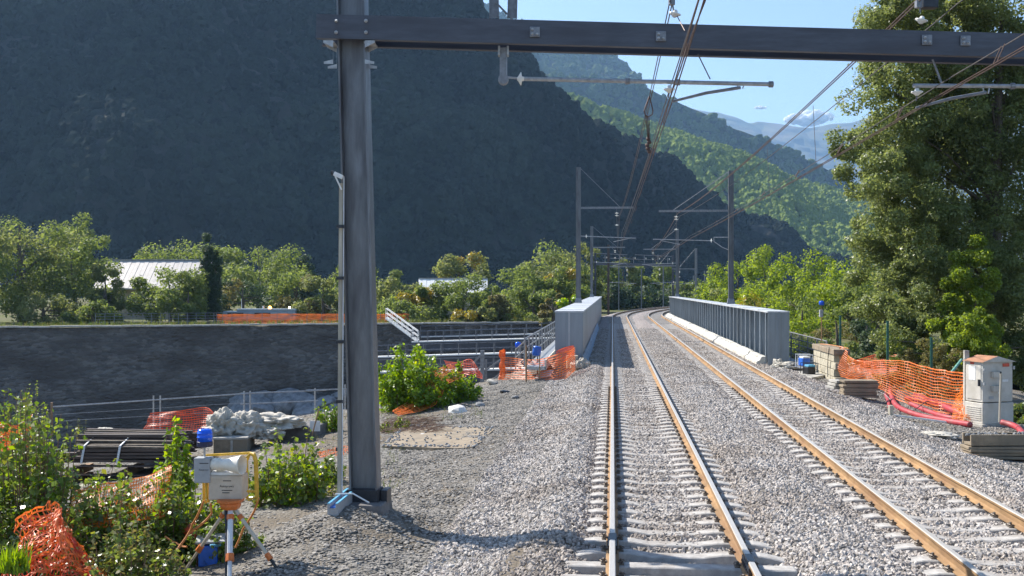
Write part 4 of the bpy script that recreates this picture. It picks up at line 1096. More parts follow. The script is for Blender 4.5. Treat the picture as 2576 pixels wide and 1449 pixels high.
for s_ in (-1, 1):
    MB().bar(e0 + sd * s_ * 0.055 + UP * 0.045, e1 + sd * s_ * 0.055 + UP * 0.045, 0.032, 0.012).build('rim', M['blue_light'], ch)
MB().bar(e0 + UP * -0.012 + d_ * 0.02, e1 + UP * -0.012, 0.075, 0.01).build('blue_floor', M['blue_plastic'], ch)
MB().tube([e0.lerp(e1, 0.5) + sd * -0.1 + UP * 0.07, e0.lerp(e1, 0.5) + sd * 0.15 + UP * 0.08, e0.lerp(e1, 0.4) + sd * 0.4 + UP * -0.02], 0.012, 5).build('cable', M['white_paint'], ch)

# ------------------------------------------------------------------ warning unit on a tripod
ZT = 13.4
def T(x, y, dz=0.0): return P(x, y, ZT + dz)
def text_mesh(par, body, size, c, m='ink', yaw=YAW):
    cu = bpy.data.curves.new('t', 'FONT'); cu.body = body; cu.size = size; cu.align_x = 'CENTER'; cu.extrude = 0.0005
    to = bpy.data.objects.new('t', cu); COL.objects.link(to)
    dg = bpy.context.evaluated_depsgraph_get(); me = bpy.data.meshes.new_from_object(to.evaluated_get(dg))
    bpy.data.objects.remove(to); bpy.data.curves.remove(cu)
    me.transform(Matrix.Rotation(yaw, 4, 'Z') @ Matrix.Rotation(math.pi / 2, 4, 'X')); me.materials.clear(); me.materials.append(M[m])
    o = link_mesh('lettering', me, par, Vector(c) - ORG[par.name]); ORG[o.name] = Vector(c)
    return o
tp = thing('warning_tripod', T(577, 1440), 'track warning unit with blue beacon and cream horn on a tripod', 'warning unit')
apex = T(580, 1266)
for (x, y, dz, m, r_) in ((467, 1432, 0.25, 'alu_leg', 0.024), (722, 1466, -0.35, 'alu_leg', 0.024), (577, 1470, -0.5, 'strap', 0.034)):
    e = T(x, y, dz)
    mid = apex.lerp(e, 0.68)
    b = MB(); b.tube([apex + (e - apex) * 0.03, mid], r_, 8); lg = b.build('leg', M[m], tp)
    b = MB(); b.tube([mid, e], r_ * 0.8, 8); b.build('lower_tube', M['black_plastic' if x == 722 else m], lg)
    MB().lathe([(r_ * 1.5, -0.045), (r_ * 1.6, 0.045)], mid, 8, (e - apex)).build('leg_clamp', M['orange_paint'], lg)
    MB().lathe([(r_ * 1.4, -0.03), (r_ * 1.4, 0.03)], apex.lerp(e, 0.18), 8, (e - apex)).build('leg_clamp', M['orange_paint'], lg)
MB().tube([T(567, 1266, 0.05), T(571, 1340, -0.1), T(569, 1400, -0.3), T(570, 1470, -0.45)], 0.022, 6).build('cable', M['black_plastic'], tp)
b = MB(); b.lathe([(0.11, -0.09), (0.13, -0.05), (0.13, -0.02), (0.17, 0.0), (0.17, 0.03)], T(580, 1262), 6); b.build('tripod_head', M['orange_paint'], tp)
def tbox(x0, y0, x1, y1, dep, dz, name, m, bev=0.012):
    c = T((x0 + x1) / 2, (y0 + y1) / 2, dz + dep / 2); w_ = (x1 - x0) / F * ZT; h_ = (y1 - y0) / F * ZT
    b = MB(); b.box(c, (w_, dep, h_), YAW); return b.build(name, M[m], tp, bevel=bev)
bx = tbox(531, 1192, 618, 1254, 0.28, 0, 'battery_box', 'cream_box', 0.02)
text_mesh(bx, 'Autoprowa', 0.038, T(570, 1226, -0.003)); 
tbox(535, 1184, 614, 1192, 0.26, 0.02, 'box_lid', 'white_paint', 0.01)
gb = tbox(492, 1150, 533, 1213, 0.16, -0.02, 'radio_box', 'grey_box', 0.012)
text_mesh(gb, 'Autoprowa', 0.026, T(512, 1184, -0.024))
for (x, y, w_, par_, dz_) in ((571, 1210, 0.10, bx, -0.003), (571, 1234, 0.13, bx, -0.003), (568, 1240, 0.09, bx, -0.003), (513, 1166, 0.11, gb, -0.023)): MB().box(T(x, y, dz_), (w_, 0.003, 0.009), YAW).build('print_line', M['ink'], par_)
hn_ = MB(); ax = (yb * 1.0 + UP * 0.02 - fb * 0.25).normalized()
hn_.lathe([(0.05, 0.0), (0.078, 0.004), (0.08, 0.10), (0.066, 0.11), (0.068, 0.16), (0.085, 0.24), (0.105, 0.33), (0.118, 0.38), (0.125, 0.40), (0.118, 0.402), (0.10, 0.36), (0.07, 0.25), (0.03, 0.15)], T(536, 1168, 0.05), 20, ax)
hn_.build('horn', M['horn_white'], tp, smooth=True)
MB().lathe([(0.06, 0), (0.05, 0.06), (0.04, 0.1)], T(556, 1187, 0.12), 12).build('horn_foot', M['horn_white'], tp)
bc = MB(); bc.lathe([(0.094, 0), (0.094, 0.10), (0.098, 0.102), (0.098, 0.11), (0.093, 0.112), (0.092, 0.15), (0.096, 0.152), (0.096, 0.16), (0.09, 0.162), (0.088, 0.19), (0.08, 0.204), (0.0, 0.206)], T(515, 1121, 0.1), 20)
bc.build('beacon_lens', M['beacon_blue'], tp, smooth=True)
MB().lathe([(0.085, -0.01), (0.099, 0.0), (0.099, 0.055), (0.094, 0.06)], T(515, 1122, 0.1), 20).build('beacon_base', M['beacon_base'], tp)
MB().tube([T(515, 1122, 0.1), T(514, 1152, 0.1)], 0.014, 6).build('beacon_stem', M['galv'], tp)
fr = [[T(515, 1146, 0.3), T(628, 1140, 0.3), T(640, 1142, 0.25), T(646, 1158, 0.2), T(648, 1250, 0.15), T(644, 1262, 0.1)],
      [T(620, 1152, 0.0), T(628, 1143, 0.0), T(637, 1146, 0.0), T(641, 1160, 0.0), T(644, 1250, 0.0), T(624, 1258, 0.0)], [T(622, 1256, 0.3), T(621, 1160, 0.3), T(628, 1142, 0.3)], [T(512, 1208, 0.2), T(513, 1258, 0.2), T(520, 1266, 0.2)], [T(522, 1206, 0.25), T(524, 1264, 0.25)], [T(519, 1208, 0.1), T(520, 1256, 0.1)], [T(622, 1236, 0.0), T(645, 1236, 0.1)]]
for pts in fr: MB().tube(pts, 0.017, 7).build('frame_tube', M['yellow_paint'], tp)
for pts in ([T(512, 1260, 0.1), T(500, 1290, 0.1), T(483, 1320, 0.2), T(478, 1335, 0.2), T(455, 1370, 0.1), T(415, 1418, -0.2), T(380, 1450, -0.5), T(350, 1480, -0.8)], [T(530, 1266, 0.1), T(532, 1292, 0.1), T(510, 1316, 0.1), T(485, 1333, 0.2), T(476, 1338, 0.2)], [T(650, 1252, 0.2), T(640, 1285, 0.2), T(612, 1330, 0.3), T(592, 1378, 0.3)], [T(415, 1350, 0.6), T(450, 1370, 0.5), T(470, 1376, 0.4)]):
    MB().tube(sag(pts, 0.01, 4), 0.014, 6).build('orange_cable', M['orange_cable'], tp)
# blue can and red sack under it
cc = P(525, 1396, 13.9)
bcn = thing('blue_canister', cc - UP * 0.15, 'small blue canister with a grey lid standing under the tripod', 'canister')
MB().box(cc, (0.24, 0.2, 0.27), YAW + 0.15).build('can', M['blue_plastic'], bcn, bevel=0.02)
MB().box(cc + Vector((0.02, 0.04, 0.20)), (0.38, 0.26, 0.035), Matrix.Rotation(0.2, 3, 'Z') @ Matrix.Rotation(0.22, 3, 'X')).build('lid', M['grey_box'], bcn, bevel=0.01)
MB().box(cc + Vector((0.12, -0.08, 0.145)), (0.14, 0.05, 0.03), 0.5).build('clasp', M['blue_light'], bcn, bevel=0.008)
MB().box(cc + Vector((0.20, -0.03, -0.12)), (0.10, 0.06, 0.03), 0.4).build('clasp', M['blue_light'], bcn, bevel=0.008)
rs_ = rock(P(492, 1338, 14.3), 0.15, 'red_plate', 0.7, seed=3); rs_.name = 'red_sack'; rs_.scale = (1.3, 1, 1); tag(rs_, 'dark red sack half hidden behind the tripod leg', 'sack')
# ------------------------------------------------------------------ materials stored on the left
def px_box(x0, y0, x1, y1, Z, dep, rot=0.0):
    c = P((x0 + x1) / 2, (y0 + y1) / 2, Z + dep / 2); return c, ((x1 - x0) / F * Z, dep, (y1 - y0) / F * Z)
ZB = 23.5
bd = thing('profile_bundle', P(330, 1165, ZB), 'strapped bundle of dark brown steel profiles on a pallet', 'bundle')
for row in range(7):
    for k in range(8):
        x0 = 200 + R.uniform(-6, 8) - row * 1.5 + k * 4; x1 = 455 + R.uniform(-30, 12) - row * 2 + k * 5
        y = 1158 - row * 8.6; Z = ZB + k * 0.17
        if row == 6 and k < 3: continue
        if row == 5 and k < 2: continue
        p, q = P(x0, y - k * 3.4, Z), P(x1, y - k * 3.4 + 2, Z)
        MB().bar(p + Vector((0, R.uniform(-0.04, 0.04), R.uniform(-0.012, 0.012))), q + Vector((0, R.uniform(-0.04, 0.04), R.uniform(-0.02, 0.02))), R.uniform(0.09, 0.13), R.uniform(0.04, 0.062)).build('profile', M[R.choice(('dark_timber', 'dark_timber', 'bark'))], bd)
for x in (212, 302):
    p0 = P(x - 8, 1166, ZB - 0.1); p1 = P(x, 1122, ZB - 0.08); p2 = P(x + 30, 1092, ZB + 0.9); p3 = P(x + 36, 1090, ZB + 1.3)
    b = MB()
    for a, c in ((p0, p1), (p1, p2), (p2, p3)): b.bar(a, c, 0.05, 0.012, up=(0, -1, 0.4))
    b.build('strap', M['strap'], bd)
b2 = thing('profile_bundle', P(440, 1150, ZB + 1.6), 'second dark profile bundle lying behind the strapped one', 'bundle')
for row in range(5):
    for k in range(4):
        p, q = P(330 + R.uniform(-10, 10), 1130 - row * 8, ZB + 1.7 + k * 0.2), P(500 + R.uniform(-20, 20), 1124 - row * 8, ZB + 1.7 + k * 0.2)
        MB().bar(p, q, 0.12, 0.06).build('profile', M['dark_timber'], b2)
b3 = thing('profile_bundle', P(130, 1150, ZB + 0.5), 'low dark profile bundle half hidden by the leafy bush', 'bundle')
for row in range(3):
    for k in range(4):
        p, q = P(40 + R.uniform(-10, 10), 1160 - row * 9, ZB + 0.2 + k * 0.2), P(215 + R.uniform(-20, 10), 1160 - row * 9, ZB + 0.2 + k * 0.2)
        MB().bar(p, q, 0.13, 0.06).build('profile', M['dark_timber'], b3)
pl = thing('pallet', P(340, 1200, ZB - 0.1), 'dark wooden pallet stack under the strapped profile bundle', 'pallet')
for row in range(2):
    for k in range(4): MB().bar(P(190, 1172 + row * 22, ZB - 0.1 + k * 0.4), P(470, 1174 + row * 22, ZB - 0.1 + k * 0.4), 0.12, 0.03).build('plank', M['dark_timber'], pl)
    for x in (200, 330, 455):
        MB().box(P(x, 1184 + row * 22, ZB + 0.4), (0.16, 1.2, 0.14), YAW).build('block', M['wood'], pl)
# concrete trough and big bags
tr = thing('concrete_trough', P(600, 1130, 26.0), 'grey concrete trough with crumpled white bags on it', 'trough')
c, s = px_box(548, 1096, 632, 1134, 25.5, 1.3)
MB().box(c, s, YAW + 0.1).build('trough', M['concrete_brown'], tr, bevel=0.02)
MB().box(c + UP * (s[2] / 2 + 0.02), (s[0] * 1.03, s[1] * 1.02, 0.05), YAW + 0.1).build('trough_rim', M['concrete'], tr, bevel=0.01)
MB().box(c - fb * 0.66 - UP * 0.02 + yb * 0.1, (0.05, 0.04, s[2] * 0.98), YAW + 0.1).build('rib', M['concrete'], tr)
def sack(c, rx, ry, rz, label, seed):
    import bmesh
    bm = bmesh.new(); bmesh.ops.create_icosphere(bm, subdivisions=5, radius=1)
    for q in bm.verts:
        n = q.co.normalized()
        f1 = fbm(n.x * 1.5 + seed, n.y * 1.5, n.z * 1.5, 3); f2 = (1 - abs(fbm(n.x * 1.9, n.y * 1.9 + seed, n.z * 1.9, 3)) * 3) 
        q.co = n * (1 + 0.35 * f1 + 0.24 * f2); q.co.x *= rx; q.co.y *= ry; q.co.z *= rz
        if q.co.z < -rz * 0.5: q.co.z = -rz * 0.5
    me = bpy.data.meshes.new('crumpled_bag'); bm.to_mesh(me); bm.free(); me.materials.append(M['sack'])
    for p in me.polygons: p.use_smooth = True
    o = link_mesh('crumpled_bag', me, None, c); ORG[o.name] = Vector(c); return tag(o, label, 'bag', 'crumpled white bags')
sack(P(562, 1076, 26.2), 0.36, 0.45, 0.36, 'large crumpled white bag draped over the concrete trough', 1)
sack(P(618, 1076, 26.4), 0.42, 0.45, 0.34, 'crumpled white bag with deep folds beside the trough bag', 5)
sack(P(695, 1064, 27.0), 0.6, 0.5, 0.2, 'flattened white bag spread over grey crates', 9)
sack(P(668, 1090, 26.6), 0.45, 0.4, 0.20, 'small white bag slumped between trough and crates', 14)
sack(P(262, 1093, 24.8), 0.30, 0.3, 0.12, 'limp white bag lying on top of the profile bundle', 19)
cr = thing('grey_crate', P(750, 1105, 27), 'grey crate with a white label at the end of the bag pile', 'crate')
c, s = px_box(688, 1066, 812, 1112, 27.2, 1.1)
MB().box(c, s, YAW - 0.12).build('crate_body', M['concrete_dark'], cr, bevel=0.04)
MB().box(P(792, 1072, 27.0), (0.26, 0.02, 0.26), YAW - 0.12).build('label_plate', M['white_paint'], cr)
stick('rusty_bar', 'thin rusty bar leaning against the grey crate', P(784, 1098, 26.8), P(802, 1030, 26.8), 0.018, 'wood', 'bar')

# ------------------------------------------------------------------ orange nets on the left
net('orange_net', 'orange mesh net standing by the bank railing behind the bundles', [P(378, 1040, 32), P(455, 1034, 32), P(520, 1028, 32.2), P(545, 1045, 31.5)], [P(356, 1094, 31.5), P(450, 1092, 31.5), P(520, 1090, 31.5), P(548, 1092, 31.3)], 13, 34, 'net_red', 0.10, 0.026, 1.0)
net('orange_net', 'orange mesh net tangled high up in the big poplar bush', [P(-40, 1045, 17), P(10, 1060, 17), P(45, 1070, 17), P(75, 1045, 17)], [P(-40, 1150, 17), P(5, 1135, 17), P(40, 1130, 17), P(76, 1120, 17)], 16, 20, 'net_orange', 0.12, 0.022, 3.0, crumple=0.03)
net('orange_net', 'sagging orange mesh net woven through the bush behind the tripod', [P(190, 1235, 14.5), P(270, 1215, 14.6), P(350, 1205, 14.8), P(430, 1175, 15)], [P(150, 1330, 14), P(250, 1330, 14), P(350, 1310, 14.2), P(425, 1290, 14.4)], 16, 40, 'net_yellow', 0.10, 0.018, 5.0, crumple=0.03)
za = Zg(120, 1440) - 1.3
net('orange_net', 'heap of crumpled red orange netting at the foot of the leafy bush', [P(40, 1300, za), P(115, 1290, za), P(165, 1300, za), P(240, 1400, za - 0.3)], [P(10, 1490, za - 0.8), P(90, 1500, za - 0.8), P(180, 1500, za - 0.8), P(275, 1480, za - 0.8)], 24, 36, 'net_red', 0.25, 0.022, 7.0, cols=70, crumple=0.10)
net('orange_net', 'crumpled orange net fold lying over the red netting heap', [P(55, 1330, za - 0.3), P(120, 1280, za - 0.1), P(160, 1310, za - 0.2), P(230, 1440, za - 0.6)], [P(80, 1440, za - 0.7), P(130, 1420, za - 0.7), P(170, 1430, za - 0.7), P(240, 1490, za - 0.9)], 18, 30, 'net_orange', 0.25, 0.022, 9.0, cols=60, crumple=0.10)
za = Zg(850, 1150)
net('orange_net', 'strip of orange netting lying on the ground beside the survey staff', [P(800, 1142, za + 0.2), P(840, 1130, za + 0.8), P(890, 1122, za + 1.2), P(900, 1118, za + 1.3)], [P(806, 1156, za - 0.1), P(845, 1148, za), P(890, 1142, za + 0.3), P(905, 1140, za + 0.4)], 8, 24, 'net_orange', 0.08, 0.025, 11.0, crumple=0.04)
net('orange_net', 'orange net draped down over the bright green bush', [P(1135, 915, 34.2), P(1090, 935, 33.6), P(1060, 965, 33.0), P(1040, 1000, 32.4), P(985, 1035, 31)], [P(1170, 945, 33.6), P(1125, 965, 33.0), P(1105, 1000, 32.4), P(1080, 1028, 31.8), P(1000, 1045, 30.6)], 13, 30, 'net_orange', 0.08, 0.026, 13.0, crumple=0.02)
net('orange_net', 'short red orange net edge sticking out behind the bright green bush', [P(1115, 908, 36), P(1150, 912, 36), P(1185, 905, 36), P(1212, 945, 35.4)], [P(1130, 930, 35.6), P(1160, 940, 35.6), P(1185, 945, 35.4), P(1213, 952, 35.2)], 9, 16, 'net_red', 0.08, 0.026, 15.0)
# enclosure at the bridge end
ZN = 40.5
net('orange_net', 'orange mesh net enclosure hung between posts before the box girder', [P(1258, 899, 42), P(1305, 904, 42), P(1350, 906, 41), P(1395, 895, 40.2), P(1432, 882, 40.5), P(1446, 874, 42)],
    [P(1262, 966, 41.5), P(1305, 969, 41), P(1350, 969, 40.2), P(1395, 962, 39.6), P(1425, 950, 40), P(1447, 930, 42)], 13, 60, 'net_orange', 0.10, 0.03, 17.0, cols=70)
net('orange_net', 'upper orange net flap fixed to the end of the box girder', [P(1400, 885, 42.3), P(1420, 876, 42.6), P(1438, 872, 42.9), P(1443, 872, 43.2)], [P(1396, 918, 41.8), P(1418, 908, 42.4), P(1436, 896, 42.8), P(1444, 892, 43.1)], 10, 14, 'net_red', 0.05, 0.03, 19.0)
rn = P(1263, 925, 42.3)
ring = lambda r, dz: [rn + Vector((math.cos(q * 1.2566) * r * R.uniform(0.7, 1.2), math.sin(q * 1.2566) * r, dz + R.uniform(-0.03, 0.03))) for q in range(7)]
net('rolled_net', 'rolled up bright orange net tied upright to a stake', ring(0.09, 0.66), ring(0.13, -0.6), 26, 40, 'net_orange', 0.07, 0.034, 37.0, cols=24, crumple=0.06)
for (x, yt, yb2, Z, m, lab) in ((1323, 870, 973, 39.5, 'wood', 'brown wooden stake holding the net enclosure'), (1357, 895, 962, 40, 'rust', 'thin rusty rod inside the net enclosure'), (1412, 888, 945, 41, 'rust', 'rusty rod at the girder side of the net enclosure'), (1404, 890, 955, 40.6, 'rust', 'rusty rod wrapped in bright orange net')):
    p = P(x, yb2, Z); stick('stake', lab, Vector((p.x, p.y, p.z - 0.2)), P(x, yt, Z), 0.035 if m == 'wood' else 0.018, m, 'stake')
for k, (x0, y0, x1, y1, Z) in enumerate(((1338, 935, 1392, 963, 41.6), (1312, 922, 1338, 945, 42.4))):
    b = MB(); a0, a1, a2, a3 = P(x0, y1, Z - 0.5), P(x1 - 16, y1, Z - 0.5), P(x1, y0, Z + 0.6), P(x0 + 24, y0, Z + 0.6)
    b.add([a0, a1, a2, a3] + [q + UP * 0.06 for q in (a0, a1, a2, a3)], [(3, 2, 1, 0), (4, 5, 6, 7), (0, 1, 5, 4), (1, 2, 6, 5), (2, 3, 7, 6), (3, 0, 4, 7)])
    tag(b.build('white_board', M['white_paint'], loc=a0), ('large', 'small')[k] + ' white panel lying behind the orange net enclosure', 'panel', 'white panels')
tag(sack(P(1462, 925, 43.2), 0.34, 0.3, 0.3, 'white sheet bunched at the foot of the box girder', 31), cat='bag')
c, s = px_box(1425, 897, 1452, 926, 43.3, 0.5); b = MB(); b.box(c, s, 0.1); b.box(c + UP * (s[2] / 2 + 0.02), (s[0] * 1.08, s[1] * 1.06, 0.04), 0.1); tag(b.build('orange_crate', M['wood_pale'], loc=c), 'pale wooden box behind the net at the girder end', 'box')
# blue beacon and blue horn of the second warning unit
wu = thing('warning_unit', P(1303, 905, 43), 'small blue beacon on a thin stand beside the walkway stairs', 'warning unit')
MB().lathe([(0.12, -0.1), (0.12, 0.06), (0.11, 0.1), (0.02, 0.12)], P(1303, 868, 43), 14).build('beacon_lens', M['beacon_blue'], wu, smooth=True)
MB().tube([P(1303, 874, 43), P(1305, 935, 43)], 0.02, 6).build('stand', M['galv'], wu)
wu = thing('blue_barrel', P(1352, 897, 43), 'shiny blue plastic drum on a stand behind the orange net', 'drum')
MB().lathe([(0.14, -0.2), (0.17, -0.17), (0.17, 0.13), (0.15, 0.18), (0.05, 0.19)], P(1350, 883, 43), 16, UP + yb * 0.12).build('drum', M['blue_plastic'], wu, smooth=True)
MB().lathe([(0.15, -0.02), (0.15, 0.02)], P(1350, 895, 43), 12).build('stand_plate', M['galv'], wu)
MB().tube([P(1352, 896, 43), P(1352, 950, 42)], 0.025, 6).build('stand', M['rail_dark'], wu)

# ------------------------------------------------------------------ works on the river: platforms, gangway, walkway
def platform(label, x0, y0, x1, y1, Z0, Z1, n, hpx, plate, name='work_platform'):
    a, b_ = P(x0, y0, Z0), P(x1, y1, Z1)
    t = thing(name, a - UP * plate, label, 'platform', 'scaffold platforms over the river')
    MB().bar(a - UP * 0.06, b_ - UP * 0.06, 1.1, 0.12).build('deck', M['white_paint'], t)
    if plate: MB().bar(a - UP * (plate / 2 + 0.12) + Vector((0, 0.3, 0)), b_ - UP * (plate / 2 + 0.12) + Vector((0, 0.3, 0)), 0.12, plate).build('girder_plate', M['steel_beam'], t)
    h = hpx / F * (Z0 + Z1) / 2
    off = Vector((0, -0.5, 0))
    railing(t, a + off, b_ + off, n, h, 2, 0.04, 'steel_post')
    railing(t, a - off, b_ - off, n, h, 2, 0.03, 'steel_beam')
    return t
platform('upper scaffold platform with railings below the far bank', 1036, 859, 1400, 849, 113, 113, 9, 26, 1.0)
platform('lower scaffold platform with a deep steel side plate', 935, 897, 1420, 883, 96, 96, 11, 28, 1.9)
platform('dark scaffold platform along the foot of the masonry', 1060, 846, 1400, 838, 117, 117, 9, 26, 0.5)
platform('lowest dark platform half hidden behind the bright bush', 935, 935, 1330, 925, 84, 84, 9, 30, 1.2)
gw = thing('gangway', P(1045, 860, 114), 'white railed gangway stairs leading down from the far bank', 'stairs')
ga, gb_ = P(972, 800, 117), P(1052, 859, 113)
n = 13
for i in range(n):
    p = ga.lerp(gb_, (i + 0.5) / n); MB().box(p, (0.30, 1.3, 0.05), YAW).build('tread', M['white_paint'], gw)
for s_ in (-0.65, 0.65):
    o_ = fb * s_
    MB().bar(ga + o_, gb_ + o_, 0.06, 0.25).build('stringer', M['white_paint'], gw)
    for h_ in (0.55, 1.05): MB().tube([ga + o_ + UP * h_, gb_ + o_ + UP * h_], 0.04, 5).build('handrail', M['white_paint'], gw)
    for i in range(7): q = ga.lerp(gb_, i / 6) + o_; MB().tube([q, q + UP * 1.05], 0.035, 5).build('baluster', M['white_paint'], gw)
wk = thing('side_walkway', (-3.0, 40, 0), 'grey railed walkway along the outside of the box girder', 'walkway')
MB().box((-2.85, 58, -0.02), (0.75, 36, 0.12)).build('deck', M['galv'], wk)
MB().box((-2.48, 52, 0.12), (0.06, 24, 0.35)).build('kick_plate', M['concrete_pale'], wk)
railing(wk, (-3.25, 40, 0.04), (-3.25, 76, 0.04), 18, 1.05, 3, 0.035, 'galv_dark')
railing(wk, (-3.9, 43.5, -0.5), (-3.25, 40.2, 0.0), 2, 1.0, 3, 0.035, 'galv_dark')
wk2 = thing('side_walkway', (8.3, 42, 0), 'dark railed walkway outside the stiffened girder', 'walkway')
MB().box((7.9, 58, -0.35), (0.8, 30, 0.12)).build('deck', M['galv_dark'], wk2)
railing(wk2, (8.3, 42.8, -0.3), (8.3, 72, -0.3), 14, 1.22, 5, 0.03, 'galv_dark')
for i in range(40): MB().tube([(8.3, 43 + i * 0.4, -0.3), (8.3, 43 + i * 0.4, 0.9)], 0.012, 4).build('baluster', M['galv_dark'], wk2)
# prop frame
pf = thing('prop_frame', hit(1213, 955), 'grey steel prop with diagonal braces at the river edge', 'frame')
Zp = 45.0
MB().bar(P(1213, 1000, Zp), P(1213, 882, Zp), 0.16, 0.16).build('prop', M['galv_dark'], pf)
MB().bar(P(1222, 1000, Zp + 0.5), P(1222, 905, Zp + 0.5), 0.08, 0.08).build('prop', M['galv_dark'], pf)
for (x0, y0, x1, y1) in ((1213, 890, 1192, 912), (1262, 903, 1216, 936), (1212, 920, 1190, 940), (1258, 940, 1240, 956)): MB().bar(P(x0, y0, Zp), P(x1, y1, Zp), 0.07, 0.07).build('brace', M['galv_dark'], pf)

# ------------------------------------------------------------------ far bank: fence net, vehicle, houses
fa, fb2 = P(545, 815, 119), P(1030, 811, 122); fa.z = fb2.z = -0.95
ft, ft2 = fa + UP * 0.95, fb2 + UP * 0.95
net('orange_net', 'long orange site fence on the far river bank', [ft, ft.lerp(ft2, 0.33) + UP * 0.05, ft.lerp(ft2, 0.66), ft2], [fa, fa.lerp(fb2, 0.33), fa.lerp(fb2, 0.66), fb2], 9, 50, 'net_far', 0.12, 0.075, 23.0, cols=50)
for i in range(14):
    p = fa.lerp(fb2, i / 13); stick('fence_stake', 'thin stake of the orange site fence on the far bank', p, p + UP * 1.15, 0.03, 'galv_dark', 'stake', 'stakes of the far site fence')
rf = thing('wire_fence', P(220, 815, 115), 'thin wire fence on the far bank under the pale trees', 'fence')
fa, fb2 = P(240, 817, 114), P(560, 816, 119); fa.z = fb2.z = -0.95
railing(rf, fa, fb2, 14, 1.2, 4, 0.03, 'galv_dark')
vh = thing('work_vehicle', P(650, 812, 128), 'grey blue work vehicle with a glowing orange beacon behind the site fence', 'vehicle')
Zv = 128.0
def vbox(x0, y0, x1, y1, dz, dep, nm, m, bev=0.05):
    c = P((x0 + x1) / 2, (y0 + y1) / 2, Zv + dz); b = MB(); b.box(c, ((x1 - x0) / F * Zv, dep, (y1 - y0) / F * Zv), YAW); return b.build(nm, M[m], vh, bevel=bev)
vbox(565, 783, 748, 806, 0, 2.2, 'body', 'vehicle_grey', 0.15)
vbox(600, 777, 748, 784, 0, 2.0, 'roof', 'vehicle_grey', 0.1)
vbox(572, 787, 612, 797, -1.11, 0.06, 'window', 'window_dark', 0)
vbox(640, 787, 680, 797, -1.11, 0.06, 'window', 'window_dark', 0)
for x in (590, 625, 690, 725):
    MB().lathe([(0.42, -0.15), (0.45, -0.1), (0.45, 0.1), (0.42, 0.15)], P(x, 808, Zv - 0.9), 16, fb).build('wheel', M['black_plastic'], vh)
MB().lathe([(0.2, -0.22), (0.2, 0.1), (0.12, 0.24), (0.02, 0.26)], P(679, 776, Zv), 12).build('beacon', M['beacon_lit'], vh, smooth=True)
MB().lathe([(0.12, -0.12), (0.12, 0.08), (0.02, 0.12)], P(728, 774, Zv), 10).build('lamp', M['lamp_lit'], vh, smooth=True)
MB().tube([P(608, 778, Zv), P(607, 752, Zv)], 0.04, 5).build('aerial', M['white_paint'], vh)
MB().box(P(662, 776, Zv), (0.2, 0.3, 0.55), YAW).build('exhaust', M['white_paint'], vh)
vc = thing('parked_car', P(490, 812, 132), 'dark car parked at the corner of the beige house', 'car')
cc = P(490, 797, 132)
b = MB(); b.sweep([(-0.95, -0.5), (0.95, -0.5), (0.98, 0.0), (0.85, 0.12), (0.62, 0.55), (-0.62, 0.55), (-0.85, 0.12), (-0.98, 0.0)], [cc, cc + fb * 3.9], yb, UP); b.build('body', M['rail_dark'], vc, bevel=0.08)
MB().box(cc + UP * 0.32 - fb * 0.01, (1.1, 0.03, 0.36), YAW).build('windscreen', M['window_dark'], vc)
for sx in (-0.75, 0.75):
    MB().lathe([(0.3, -0.1), (0.3, 0.1)], cc + yb * sx + fb * 0.7 - UP * 0.45, 12, yb).build('wheel', M['black_plastic'], vc)
    MB().box(cc + yb * sx * 0.85 - fb * 0.02 - UP * 0.05, (0.25, 0.03, 0.14), YAW).build('headlight', M['strap'], vc)

